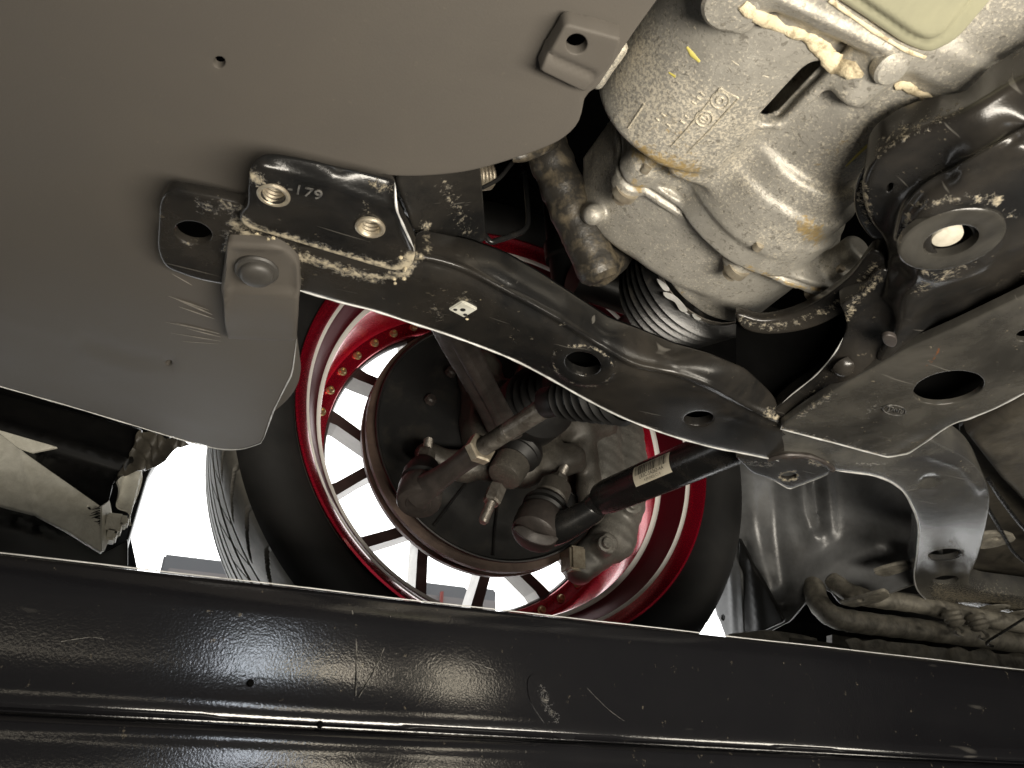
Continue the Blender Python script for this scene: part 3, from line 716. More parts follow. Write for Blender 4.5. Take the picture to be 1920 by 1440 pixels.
# small hanging tab with a hole at the upper right corner
psheet('bolt_tab', rounded([(1060, 45, 10), (1165, 74, 4), (1152, 116, 4), (1098, 176, 8), (1012, 134, 5)], 8), tps([(1060, 45, .258), (1165, 74, .259), (1100, 160, .262), (1012, 130, .258)]), 'tray', tray, holes=[ell(1081, 83, 20, 19)], step=8, curl=0.0012, skirt=0.006, hskirt=0.004, bumps=[ridge([(1028, 106), (1110, 142)], 7, -0.0016)])
# clip tab moulded down onto the subframe lug
tabinv = tps([(424, 462, .2385), (556, 474, .2385), (430, 545, .2385), (556, 545, .2385), (430, 556, .2375), (556, 560, .2375), (430, 610, .240), (552, 615, .240), (428, 632, .245), (552, 640, .245)])
ct = psheet('clip_tab', rounded([(424, 458, 6), (520, 462, 30), (560, 492, 20), (562, 545, 3), (556, 640, 5), (425, 638, 5), (412, 545, 2)], 6), tabinv, 'tray', tray, step=8, curl=0.0022, skirt=0.016,
       bumps=[plateau([(430, 470), (556, 474), (554, 548), (430, 543)], 5, -0.0012), ridge([(428, 545), (556, 556)], 3.5, 0.0007), ridge([(425, 628), (555, 636)], 8, 0.0012), ridge([(427, 470), (421, 620)], 4, 0.0012)], dirt_and_light=[([(415, 618), (424, 634)], 8, 0.5)])
cp = hz(481, 515, .2355); dn = (0.05, -0.12, -1)
clip = lathe('push_clip', cp, dn, [(-0.006, 0.0106), (-0.0022, 0.0108), (-0.0012, 0.0100), (-0.0008, 0.0085), (0.0006, 0.0084), (0.0020, 0.0076), (0.0030, 0.0060), (0.0034, 0.003), (0.0034, 0.0)], 'plug', ct, 40)
# curled lip behind the lower right corner
psheet('edge_lip', spl([(553, 600), (562, 660), (565, 695), (556, 728), (535, 755), (506, 778), (505, 768), (530, 735), (545, 690), (550, 640)], 5, True), tps([(553, 600, .262), (565, 695, .268), (506, 778, .266), (545, 690, .262), (530, 735, .264)]), 'tray', tray, step=6, curl=0.001, skirt=0.004)

# ================================================================== SUBFRAME
sub = thing('subframe', 'black pressed steel front subframe with chalky weld seam', 'subframe')
# end lug
psheet('mounting_lug', np.r_[rounded([(318, 355, 18), (400, 370, 20), (456, 384, 10), (476, 360, 4), (520, 400, 4), (560, 470, 4), (556, 545, 4), (440, 540, 4), (370, 528, 30), (308, 505, 24), (293, 470, 20), (298, 378, 14)], 10)], tps([(318, 355, .2450), (456, 384, .2450), (293, 470, .2435), (440, 540, .2430), (560, 545, .2430), (520, 400, .2445)]), 'paint', sub, holes=[ell(362, 437, 36, 21, 12)], step=7, curl=0.0018, skirt=0.004, hskirt=0.004,
       dirt_and_light=[([(380, 385), (450, 395)], 16, 0.36), ([(440, 420), (470, 440), (540, 470)], 16, 0.55), ([(425, 440), (425, 470)], 10, 0.45), ([(330, 450), (362, 460), (395, 445)], 5, 0.35)], rust=[([(435, 445), (450, 455)], 14, 0.6)])
# end bracket with two threaded bushes
bro = np.r_[spl([(778, 482), (770, 500), (745, 510), (700, 500), (640, 482), (560, 458), (500, 440), (462, 428), (447, 410)], 4), spl([(447, 410), (455, 396), (463, 385), (464, 350), (467, 318), (476, 300), (496, 288), (520, 288)], 4), spl([(520, 288), (640, 312), (739, 338)], 3), spl([(741, 345), (743, 385), (752, 410), (776, 462)], 4)]
bri = tps([(447, 410, .2380), (500, 440, .2380), (640, 482, .2370), (745, 510, .2365), (778, 482, .2370), (490, 320, .2385), (620, 352, .2385), (740, 392, .2380), (600, 420, .2378), (700, 440, .2373), (494, 302, .241), (500, 288, .2440), (630, 330, .241), (640, 312, .2455), (739, 338, .2455)])
psheet('end_bracket', bro, bri, 'paint', sub, holes=[ell(513, 364, 22, 17, 10), ell(694, 425, 20, 17, 10)], step=7, curl=0.0014, skirt=0.009, hskirt=0.002, glint=[[(741, 345), (743, 385), (752, 410), (776, 462)]], glint_r=0.0008,
       bumps=[ridge([(488, 310), (620, 348), (742, 390)], 7, 0.0008), ridge([(742, 345), (744, 388), (775, 465)], 6, 0.0016)],
       dirt_and_light=[([(470, 325), (490, 340)], 16, 0.5), ([(455, 415), (480, 430), (560, 455), (640, 480), (740, 505), (770, 490)], 12, 0.62), ([(513, 364), (520, 350)], 30, 0.22), ([(694, 425), (690, 400)], 26, 0.25), ([(760, 500), (775, 482)], 20, 0.7), ([(700, 345), (735, 352)], 16, 0.35)])
def threaded(px, py, z, r):
    c = hz(px, py, z); pr = [(0.0007, r * 1.42), (-0.0004, r * 1.40), (-0.0010, r * 1.25), (-0.0008, r * 1.08), (-0.0002, r)]
    for k in range(7): pr += [(0.0012 + k * 0.0022, r * 0.86), (0.0023 + k * 0.0022, r * 0.98)]
    pr += [(0.018, r * 0.8), (0.018, 0.0)]
    return lathe('threaded_bush', c, (0, 0, 1), pr, 'zinc', sub, 40, cap=False)
threaded(513, 366, .2374, 0.0052); threaded(694, 427, .2366, 0.0050)
# weld seam and crust of deposit along it
wp = spl([(440, 404), (452, 398), (470, 420), (500, 443), (540, 462), (600, 484), (650, 500), (700, 516), (735, 522), (760, 512), (776, 492)], 6)
def wr(s, i): return 0.75 + 0.5 * random.random()
for _ in range(12):
    s = wp[rng.integers(len(wp))] + rng.normal(0, 5, 2) if rng.random() < 0.6 else np.array([757, 505]) + rng.normal(0, 12, 2)
    lathe('deposit_crumb', hz(s[0], s[1], .2372 - 0.0006 * (s[0] > 600)), (0, 0, -1), [(0, 0.0006 + 0.0006 * rng.random()), (0.0008, 0.0008 + 0.0006 * rng.random()), (0.0013, 0)], 'chalk', sub, 7)
# stamped number
def txt(s, px, py, fn, size, mat, parent, ang=0.0, name='stamped_number', depth=0.0003, lean=None):
    me = TXT[s]
    a, b, d = fn(px, py), fn(px + 20 * math.cos(R(ang)), py + 20 * math.sin(R(ang))), fn(px + 20 * math.sin(R(ang)), py - 20 * math.cos(R(ang)))
    u = b - a; u /= np.linalg.norm(u); w = d - a; w -= u * (w @ u); w /= np.linalg.norm(w); nn = np.cross(u, w)
    for v in me.vertices: v.co = V(a + u * v.co.x + w * v.co.y + nn * v.co.z)
    return link(name, me, mat, parent, False)
txt('-179', 572, 360, lambda x, y: hz(x, y, .2376), 0.0085, 'scuff', sub, 14)

# the long front arm: flat underside, rolled crease, wall going up on the inboard side
low = [(560, 545), (640, 568), (700, 583), (770, 606), (850, 632), (950, 670), (1020, 705), (1100, 750), (1170, 785), (1250, 815), (1330, 838), (1400, 852), (1480, 868), (1560, 882)]
topl = [(1600, 860), (1560, 830), (1490, 812), (1468, 790), (1455, 745), (1440, 728), (1400, 690), (1330, 660), (1260, 640), (1200, 615), (1140, 592), (1080, 553), (1010, 507), (950, 472), (880, 446), (790, 428), (775, 440), (770, 480), (700, 490), (600, 465), (540, 462)]
crease = [(776, 478), (860, 500), (950, 545), (1050, 600), (1130, 650), (1190, 682), (1260, 697), (1330, 722), (1400, 760), (1455, 785)]
cr = spl(crease, 6)
ac = [(x, y, .2440) for x, y in low[::2]] + [(600, 480, .2435), (700, 500, .2435), (700, 560, .2435), (870, 580, .2440), (1090, 685, .2440), (1310, 785, .2440)]
ac += [(x - 6, y + 16, .2440) for x, y in crease[::2]] + [(x, y, .2450) for x, y in crease[1::2]] + [(x + 8, y - 14, .2495) for x, y in crease[::2]]
ac += [(790, 428, .268), (880, 446, .268), (1010, 507, .268), (1140, 592, .268), (1260, 640, .268), (1400, 690, .262), (1455, 745, .255)]
arminv = tps(ac)
armo = np.array([tuple(p) for p in spl(low, 5)] + [tuple(p) for p in rounded(topl, 10, 3)])
oval = np.r_[ell(1093, 681, 34, 22, 14)]
psheet('arm', armo, arminv, 'paint', sub, holes=[oval, ell(1310, 786, 28, 13.5, -4)], step=8, curl=0.0016, skirt=0.012, hcurl=0.0012, hskirt=0.006, glint=[low], glint_r=0.0009, fine=[(cr, (-14, -10, -7, -4.5, -2, 0, 2, 4.5, 7, 10, 14))],
       bumps=[plateau(ell(1093, 682, 58, 38, 14), 5, 0.0011), ridge(ell(1093, 682, 54, 34, 14), 4, 0.0008, True), ridge(cr, 6, 0.0020), ridge(cr - np.array([4, -9]), 7, -0.0008), ridge([(1360, 775), (1440, 800), (1530, 830)], 4, 0.0012)],
       dirt_and_light=[([(540, 472), (600, 492), (700, 522), (760, 514), (786, 480)], 12, 0.55), ([(800, 440), (800, 470)], 10, 0.4), ([(868, 570)], 24, 0.42), ([(815, 575), (825, 600)], 10, 0.35), (ell(1093, 683, 58, 37, 14), 3, 0.42), ([(1053, 608)], 6, 0.5), ([(1440, 775), (1462, 785)], 14, 0.5), ([(560, 490), (566, 530)], 5, 0.5), ([(900, 560), (1000, 640)], 60, 0.08)])
# closing shell of the arm (so the holes look into a box section)
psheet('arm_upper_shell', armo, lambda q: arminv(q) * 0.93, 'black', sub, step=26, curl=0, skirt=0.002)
# plastic clip with its chalk ring
pc = hz(868, 578, .2432)
sqc = box('square_clip', pc, (0.0115, 0.0115, 0.0022), 'clipwhite', sub, ax=[np.array([0.94, 0.34, 0]), np.array([-0.34, 0.94, 0]), np.array([0, 0, 1.0])], bev=0.0006)
for s, t_ in ((0, 0), (-1.2, 0.5), (0.9, 1.2)):
    lathe('clip_slot', pc + np.array([s * 0.0032, t_ * 0.0032, -0.0010]), (0, 0, -1), [(0, 0.0013 if s else 0.0019), (0.00035, 0.001), (0.0004, 0)], 'rubber', sqc, 10)
for k in range(8):
    a = rng.uniform(2.2, 7.6); rr = rng.normal(0.0125, 0.0012)
    lathe('deposit_crumb', pc + np.array([math.cos(a) * rr, math.sin(a) * rr, 0.0008]), (0, 0, -1), [(0, 0.0006 + 0.0008 * rng.random()), (0.0005, 0.0005), (0.0008, 0)], 'chalk', sub, 6)

# flat gusset plate on the right
gpo = rounded([(1460, 804, 4), (1500, 775, 8), (1560, 735, 30), (1640, 690, 30), (1700, 655, 20), (1800, 612, 30), (1920, 555, 20), (2080, 480, 4), (2080, 650, 4), (1920, 738, 14), (1862, 768, 14), (1780, 800, 20), (1742, 826, 14), (1702, 852, 8), (1664, 858, 6), (1560, 830, 10)], 8)
gp_ = psheet('gusset_plate', gpo, tps([(1460, 804, .2390), (1664, 858, .2390), (1920, 555, .2400), (2080, 640, .2400), (1700, 760, .2388), (1700, 660, .2400), (1560, 740, .2400)]), 'paint_dusty', sub, holes=[ell(1779, 728, 67, 30, -9, 40), ell(1925, 630, 20, 11, -10)], step=9, curl=0.0012, skirt=0.005, hcurl=0.0010, hskirt=0.003, glint=[[(1460, 804), (1560, 830), (1664, 858), (1702, 852), (1742, 826), (1780, 800), (1862, 768), (1920, 738), (2050, 660)]], glint_r=0.0008,
       bumps=[ridge([(1690, 845), (1740, 820), (1800, 788)], 8, -0.0010), plateau(ell(1677, 769, 22, 9.5, 8), 2.5, 0.0004)],
       dirt_and_light=[([(1465, 806), (1560, 832), (1660, 858)], 7, 0.45), ([(1560, 740), (1500, 780)], 8, 0.35), ([(1650, 760), (1620, 770)], 16, 0.22)], rust=[([(1736, 690), (1752, 668), (1762, 652)], 5, 0.8), ([(1620, 838), (1600, 830)], 8, 0.4)])
# stamped oval emblem: rim and script-like relief
lg = lambda x, y: hz(x, y, .2381)
tube('emblem_rim', [lg(*p) for p in np.r_[ell(1677, 769, 21.5, 9.2, 8, 32), ell(1677, 769, 21.5, 9.2, 8, 32)[:1]]], 0.00035, 'scuff', gp_, 6, 0)
for pts in [[(1663, 764), (1668, 762), (1675, 765), (1670, 770), (1664, 771)], [(1668, 763), (1666, 772)], [(1676, 769), (1679, 766), (1682, 770), (1678, 773), (1676, 769)], [(1684, 773), (1685, 768), (1688, 768)], [(1694, 764), (1692, 775), (1688, 773), (1691, 770)]]:
    tube('emblem_stroke', [lg(*p) for p in pts], 0.00032, 'scuff', gp_, 6, 4)
# rusty lump where the pressings meet
lump = hz(1667, 640, .2415)
psheet('rust_lump', spl([(1654, 634), (1666, 629), (1680, 634), (1682, 645), (1674, 652), (1660, 647)], 4, True), tps([(1654, 634, .2412), (1682, 634, .2404), (1682, 652, .2404), (1660, 652, .2408)]), 'rustiron', sub, step=4, curl=0.0008, skirt=0.002)

# dished mount for the control arm, with bushing
mo = np.array([tuple(p) for p in spl([(2080, 60), (1920, 148), (1800, 208), (1710, 256), (1650, 296), (1622, 330), (1614, 372), (1628, 420), (1650, 452), (1660, 490), (1650, 535)], 5)] + [tuple(p) for p in spl([(1640, 560), (1668, 590), (1664, 632), (1640, 672), (1650, 690)], 4)] + [(1720, 665), (1800, 630), (1920, 575), (2080, 500)])
mc = [(2080, 60, .262), (1920, 148, .262), (1800, 208, .262), (1700, 262, .262), (1640, 306, .262), (1616, 360, .262), (1640, 440, .262), (1655, 510, .262), (1645, 560, .260),
      (1920, 190, .259), (1760, 270, .259), (1680, 330, .259), (1660, 400, .259), (1690, 500, .257),
      (1920, 238, .2535), (1780, 312, .2525), (1720, 352, .252), (1690, 400, .252), (1688, 440, .251), (1920, 262, .2440), (1800, 325, .2435), (1735, 370, .2440), (1712, 420, .2440), (1705, 470, .2445),
      (1780, 450, .2415), (1850, 420, .2420), (1850, 500, .2425), (1760, 530, .2435), (1720, 520, .2440), (1920, 380, .2430), (1920, 470, .2440),
      (1700, 600, .2450), (1690, 560, .2470), (1760, 600, .2520), (1850, 560, .2525), (1920, 520, .2550), (1660, 600, .2540), (1665, 640, .2440), (1720, 660, .2440), (1800, 625, .2450), (1920, 570, .2455), (2080, 500, .246), (2080, 250, .248)]
psheet('arm_mount', mo, tps(mc, 4e-4), 'paint', sub, holes=[ell(1786, 450, 40, 33, -14, 36), ell(1668, 352, 5, 10, 30)], step=7, curl=0.0045, skirt=0.02, hskirt=0.008, fine=[(spl([(1690, 440), (1700, 390), (1740, 345), (1800, 312), (1920, 244), (2080, 165)], 6), (-12, -8, -5, -2.5, 0, 2.5, 5, 8, 12))],
       bumps=[ridge(ell(1783, 448, 98, 74, -14), 9, 0.0010, True), ridge(spl([(1690, 440), (1700, 390), (1740, 345), (1800, 312), (1920, 244), (2080, 165)], 6), 6, 0.0016), ridge([(1700, 610), (1800, 570), (1920, 520)], 10, -0.001)],
       dirt_and_light=[([(1708, 400), (1700, 440), (1712, 480), (1740, 510)], 8, 0.5), ([(1720, 385), (1780, 372), (1850, 372)], 12, 0.36), ([(1730, 530), (1720, 545), (1790, 505), (1830, 480)], 13, 0.36), ([(1870, 375)], 14, 0.55), ([(1895, 400)], 14, 0.4), ([(1920, 515)], 14, 0.4), ([(1640, 300), (1700, 262), (1800, 212)], 9, 0.32), ([(1618, 350), (1630, 420)], 12, 0.45)])
bc = hz(1782, 450, .2396); bn = np.array([-0.03, 0.02, -1.0])
bw = lathe('bush_washer', bc, bn, [(-0.003, 0.0228), (0.0004, 0.0228), (0.0012, 0.0220), (0.0014, 0.0212), (0.0013, 0.0130), (0.0008, 0.0118), (-0.001, 0.0115), (-0.004, 0.0114)], 'paint_dusty', sub, 56, cap=False)
lathe('bush_bolt', bc + np.array([-0.0015, 0.0, 0.006]), bn, [(-0.02, 0.0072), (0.0040, 0.0072), (0.0052, 0.0066), (0.0056, 0.0050), (0.0058, 0.0)], 'pale', bw, 28)
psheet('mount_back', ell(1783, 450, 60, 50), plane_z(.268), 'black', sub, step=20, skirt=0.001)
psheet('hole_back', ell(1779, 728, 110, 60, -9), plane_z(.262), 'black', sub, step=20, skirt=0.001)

# web joining the arm with the mount
wo = np.array([tuple(p) for p in spl([(1448, 776), (1480, 744), (1530, 703), (1566, 660), (1585, 622), (1585, 598), (1575, 575)], 5)] + [tuple(p) for p in spl([(1620, 545), (1655, 505), (1690, 540), (1690, 600), (1672, 650)], 4)] + [(1640, 690), (1560, 740), (1490, 795)])
psheet('web', wo, tps([(1448, 776, .247), (1530, 703, .253), (1585, 622, .259), (1578, 575, .262), (1655, 505, .263), (1690, 600, .252), (1640, 690, .243), (1560, 740, .2435), (1490, 795, .2425), (1600, 680, .2455), (1640, 600, .2585)]), 'paint', sub, step=7, curl=0.0016, skirt=0.01, glint=[[(1470, 754), (1500, 728), (1545, 688), (1578, 640)]], glint_r=0.0006,
       bumps=[ridge([(1478, 790), (1560, 728), (1620, 684), (1665, 645)], 8, 0.0012), ridge([(1470, 775), (1540, 722), (1585, 675)], 6, -0.001)], dirt_and_light=[([(1590, 600), (1600, 570), (1650, 520)], 13, 0.4), ([(1500, 760), (1575, 680)], 5, 0.3), ([(1600, 690), (1590, 700)], 8, 0.2)])
lathe('dimple', hz(1590, 692, .2445), (0.1, -0.3, -1), [(-0.003, 0.0085), (0.0, 0.0070), (0.0016, 0.0050), (0.0022, 0.003), (0.0024, 0)], 'paint', sub, 24)
# dusty rolled edge of the opening behind
psheet('opening_rim', spl([(1380, 588), (1430, 600), (1482, 590), (1540, 560), (1592, 518), (1632, 470), (1662, 490), (1640, 530), (1600, 572), (1548, 606), (1490, 624), (1430, 628), (1392, 616)], 4, True), tps([(1380, 588, .284), (1482, 590, .280), (1592, 518, .274), (1632, 470, .270), (1662, 490, .266), (1600, 572, .268), (1490, 624, .274), (1392, 616, .279)]), 'paint', sub, step=6, curl=0.002, skirt=0.006, dirt_and_light=[([(1390, 602), (1430, 614), (1490, 606), (1550, 580), (1600, 545), (1640, 495)], 11, 0.36)])
psheet('opening_rim', spl([(1645, 288), (1612, 322), (1599, 368), (1606, 412), (1634, 450), (1662, 446), (1640, 410), (1630, 370), (1638, 335), (1665, 305)], 4, True), tps([(1645, 288, .270), (1599, 368, .270), (1634, 450, .268), (1640, 410, .266), (1638, 335, .266)]), 'paint', sub, step=6, curl=0.002, skirt=0.006, dirt_and_light=[([(1632, 310), (1612, 365), (1626, 420)], 10, 0.34)])
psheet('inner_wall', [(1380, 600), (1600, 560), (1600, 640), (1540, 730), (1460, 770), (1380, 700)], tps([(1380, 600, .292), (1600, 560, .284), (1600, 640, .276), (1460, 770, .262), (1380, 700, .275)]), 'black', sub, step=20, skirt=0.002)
# lower rear leg: from the arm back and out to the sill
rl = np.array([tuple(p) for p in spl([(1340, 830), (1400, 850), (1480, 868), (1560, 882), (1640, 893), (1686, 915), (1710, 950), (1722, 990), (1719, 1040), (1714, 1085), (1726, 1115), (1760, 1136), (1830, 1150), (1920, 1165), (2040, 1182)], 5)] + [tuple(p) for p in spl([(2040, 1138), (1920, 1121), (1850, 1112), (1822, 1100), (1818, 1085), (1836, 1040), (1850, 985), (1857, 935), (1845, 895), (1815, 862), (1770, 838), (1730, 815)], 5)] + [(1660, 820), (1540, 810), (1420, 800)])
psheet('rear_leg', rl, tps([(1340, 830, .2440), (1560, 850, .2430), (1640, 893, .2430), (1700, 850, .2430), (1770, 838, .2460), (1857, 935, .2465), (1720, 980, .2440), (1780, 930, .2435), (1780, 980, .2440), (1836, 1040, .252), (1717, 1060, .249), (1730, 1115, .2525), (1818, 1090, .256), (1920, 1140, .2535), (2040, 1160, .2535)]), 'paint_grey', sub, holes=[ell(1772, 1040, 32, 9.5, -6), ell(1774, 1088, 24, 8, -5)], step=8, curl=0.002, skirt=0.026, hcurl=0.001, hskirt=0.005, glint=[[(1570, 884), (1640, 893), (1686, 915), (1710, 950), (1722, 990), (1719, 1040), (1714, 1085), (1726, 1115), (1760, 1136), (1830, 1150), (1920, 1165)]], glint_r=0.0011,
       bumps=[plateau(ell(1744, 900, 19, 9, -8), 5, -0.0022), ridge(ell(1744, 900, 21, 11, -8), 3, 0.0008, True), ridge([(1740, 850), (1800, 870), (1838, 915)], 8, 0.002)], dirt_and_light=[([(1480, 862), (1540, 870), (1560, 880)], 8, 0.4), ([(1600, 868), (1660, 872)], 3, 0.4), ([(1785, 1015)], 9, 0.4), ([(1760, 1112), (1860, 1130), (1930, 1142)], 24, 0.5)])  # last pale stroke paints lamplight onto the foot as chalk
for cx_, cy_ in ((1864, 1139), (1918, 1149)):
    lathe('knurled_pad', hz(cx_, cy_, .2515), (0, 0, -1), [(0, 0.0195), (0.0014, 0.019), (0.0022, 0.0165), (0.001, 0.014), (0.0022, 0.011), (0.001, 0.008), (0.002, 0.004), (0.002, 0)], 'dusty', sub, 24)
# five sided jack tab
psheet('jack_tab', rounded([(1376, 856, 6), (1410, 888, 6), (1452, 902, 4), (1480, 918, 4), (1553, 890, 6), (1562, 872, 8), (1520, 850, 10), (1450, 846, 10)], 6), tps([(1376, 856, .2425), (1480, 918, .2415), (1562, 872, .2420), (1450, 850, .2425)]), 'paint', sub, holes=[ell(1479, 893, 16, 7, -6)], step=6, curl=0.0015, skirt=0.004, glint=[[(1452, 902), (1480, 918), (1553, 890)]], glint_r=0.0006,
       dirt_and_light=[([(1400, 868), (1450, 872)], 6, 0.35), ([(1550, 870), (1520, 865)], 6, 0.6), (ell(1479, 893, 17, 8, -6), 3, 0.5)], rust=[([(1450, 858), (1520, 858), (1555, 875)], 8, 0.6)])
tube('tab_weld', [hz(x, y, .2415) for x, y in [(1440, 862), (1480, 853), (1525, 858), (1552, 872), (1560, 880)]], 0.0022, 'rustiron', sub, 8, 5, wr)

# ================================================================== GEARBOX
def to_px(P):
    q = np.asarray(P) @ M; return np.c_[960 + FPX * q[:, 0] / -q[:, 2], 720 - FPX * q[:, 1] / -q[:, 2]]
FX = np.array([0.190, 0.205, 0.226, 0.248, 0.270, 0.290, 0.314, 0.345, 0.36]); FZ = np.array([0.340, 0.332, 0.3235, 0.316, 0.304, 0.2965, 0.2925, 0.2925, 0.297])
bolts_px = [(1187, 332), (1398, 478), (1552, 520)]
BP = [vy(x, y, 0.290) for x, y in bolts_px]
def gearbox(X, Y, Z):
    # big round housing and its flattened side
    a = cyly(X, Y, Z, 0.198, 0.343, 0.0425, 0.02, 0.250, 0.006)
    a = smin(a, rbox(X, Y, Z, (0.19, 0.02, 0.303), (0.226, 0.243, 0.40), 0.006), 0.007)
    # differential snout with flared rings
    b = cyly(X, Y, Z, 0.272, 0.3365, 0.0405, 0.02, 0.250, 0.004)
    b = smin(b, cyly(X, Y, Z, 0.2760, 0.3365, 0.0462, 0.220, 0.262, 0.003), 0.0035)
    b = smin(b, cyly(X, Y, Z, 0.2800, 0.3385, 0.0515, 0.238, 0.272, 0.003), 0.0035)
    b = smin(b, cyly(X, Y, Z, 0.2860, 0.3440, 0.0565, 0.258, 0.290, 0.003), 0.004)
    d = smin(a, b, 0.005)
    # floor between the two (behind the slot)
    web = rbox(X, Y, Z, (0.205, 0.02, 0.310), (0.262, 0.262, 0.40), 0.006)
    d = smin(d, web, 0.006)
    # joining wedge from the housing to the flange
    d = smin(d, rbox(X, Y, Z, (0.196, 0.235, 0.3265), (0.262, 0.288, 0.40), 0.010), 0.007)
    # slot
    slot = np.maximum(cap(X, Y, Z * 0 + 0.3, (0.2240, 0.170, 0.3), (0.2240, 0.198, 0.3), 0.0058), 0.27 - Z)
    ribp = cap(X, Y, Z, (0.2335, 0.150, 0.3035), (0.2335, 0.201, 0.3045), 0.0030)
    rib2 = cap(X, Y, Z, (0.2325, 0.201, 0.3045), (0.2200, 0.209, 0.3075), 0.0030)
    rib3 = cap(X, Y, Z, (0.2200, 0.209, 0.3075), (0.2170, 0.245, 0.3180), 0.0028)
    d = smin(d, np.minimum(np.minimum(ribp, rib2), rib3), 0.003)
    d = smax(d, -slot, 0.0016)
    d = np.maximum(d, -rbox(X, Y, Z, (0.200, 0.120, 0.3115), (0.254, 0.226, 0.42), 0.003))
    # cover flange, its lower edge following the bolts
    zf = np.interp(X.ravel(), FX, FZ).reshape(X.shape)
    fl = np.maximum(np.maximum(zf - Z, np.abs(Y - 0.2905) - 0.0055), np.maximum(0.196 - X, X - 0.362))
    fl = fl + 0.0 * Z
    cover = cyly(X, Y, Z, 0.2835, 0.3915, 0.0842, 0.285, 0.348, 0.010)
    cover = smax(cover, X - 0.315, 0.02)
    hub = cyly(X, Y, Z, 0.3200, 0.3580, 0.0500, 0.285, 0.366, 0.006)
    lob = cyly(X, Y, Z, 0.2370, 0.3650, 0.0360, 0.285, 0.349, 0.006)
    cv = smin(smin(cover, hub, 0.010), lob, 0.010)
    cv = smin(cv, cap(X, Y, Z, vy(1112, 402, 0.335), vy(1100, 396, 0.352), 0.0070), 0.004)
    dd = smin(fl, cv, 0.002)
    for p in BP:
        dd = smin(dd, cyly(X, Y, Z, p[0], p[2], 0.0092, 0.276, 0.3015, 0.002), 0.006)
        dd = smin(dd, cyly(X, Y, Z, p[0] + 0.001, p[2] + 0.006, 0.0095, 0.262, 0.292, 0.004), 0.006)
    # parting groove between the cover and the case
    gr = np.abs(Y - 0.2905) - 0.0014
    d = smin(d, dd, 0.003)
    d = smax(d, -np.maximum(gr, -(d + 0.0022)), 0.0006)
    # engine side flange and block
    e = rbox(X, Y, Z, (0.145, -0.02, 0.2945), (0.300, 0.149, 0.40), 0.006)
    e = smin(e, rbox(X, Y, Z, (0.150, 0.128, 0.2915), (0.300, 0.146, 0.40), 0.004), 0.005)
    e = smin(e, cap(X, Y, Z, (0.150, 0.1405, 0.2915), (0.236, 0.1405, 0.2915), 0.0018), 0.002)
    for p, r in (((0.170, 0.152, 0.300), 0.012), ((0.246, 0.160, 0.2985), 0.0115), ((0.284, 0.152, 0.300), 0.010)):
        e = smin(e, cyly(X, Y, Z, p[0], p[2] + 0.004, r, 0.13, p[1] + 0.012, 0.004), 0.006)
    d = smin(d, e, 0.006)
    # ear at the left edge
    d = smin(d, cap(X, Y, Z, vy(1120, 150, 0.235), vy(1160, 90, 0.215), 0.0045), 0.004)
    # casting unevenness
    d = d + 0.00018 * np.sin(X * 310 + Z * 120) * np.sin(Y * 270)
    return np.maximum(d, Z - 0.395)
gb = thing('gearbox', 'corroded cast aluminium gearbox housing with bolted cover', 'gearbox')
vv, ff = surface_net(gearbox, (0.130, 0.06, 0.280), (0.376, 0.372, 0.398), 0.0014)
gme = fast_mesh(vv, ff)
gpx = to_px(vv)
def near(pts, w): return np.exp(-(dist_poly(np.array(pts, float), gpx, False) / w) ** 2) if len(pts) > 1 else np.exp(-(np.linalg.norm(gpx - np.array(pts[0]), axis=1) / w) ** 2)
st = np.zeros(len(vv))
for pts, w, s in [([(1200, 285), (1250, 305), (1295, 320)], 26, 0.6), ([(1510, 425), (1530, 440)], 28, 0.62), ([(1150, 480), (1220, 525), (1280, 560)], 18, 0.45), ([(1550, 300), (1600, 260), (1640, 250)], 30, 0.3), ([(1190, 345), (1200, 352)], 14, 0.55), ([(1240, 230), (1300, 290)], 40, 0.32), ([(1400, 500), (1500, 540), (1560, 545)], 8, 0.5)]:
    st = np.maximum(st, s * near(pts, w))
at = gme.attributes.new('stain', 'FLOAT', 'POINT'); at.data.foreach_set('value', st)
link('housing', gme, 'cast', gb)
def march_many(pts, off=0.0):
    """where the sight lines through these pixels meet the casting"""
    d = rays(pts); d = d / np.linalg.norm(d, axis=1)[:, None]; t = np.full(len(d), 0.27)
    for _ in range(110):
        p = d * t[:, None]; s = gearbox(p[:, 0][:, None, None], p[:, 1][:, None, None], p[:, 2][:, None, None])[:, 0, 0]
        t = t + np.where(s > 0.0002, s * 0.65, 0)
        if (s <= 0.0002).all(): break
    return d * (np.minimum(t, 0.7) - off)[:, None]
def march(px, py, off=0.0): return march_many([(px, py)], off)[0]
for p, (x, y) in zip(BP, bolts_px):
    cb = lathe('cover_bolt', p + np.array([0.0, 0.0105, -0.0035]), (0, 1, 0), [(-0.004, 0.0082), (0.0012, 0.0082), (0.0020, 0.0072), (0.0022, 0.0052), (0.0065, 0.0050), (0.0072, 0.0042), (0.0072, 0)], 'zinc', gb, 20)
    lathe('bolt_tip', march(x + 26, y - 18, 0.0002), (0, -1, 0), [(-0.003, 0.003), (0.0008, 0.0028), (0.0012, 0.0018), (0.0012, 0)], 'zinc', cb, 14)
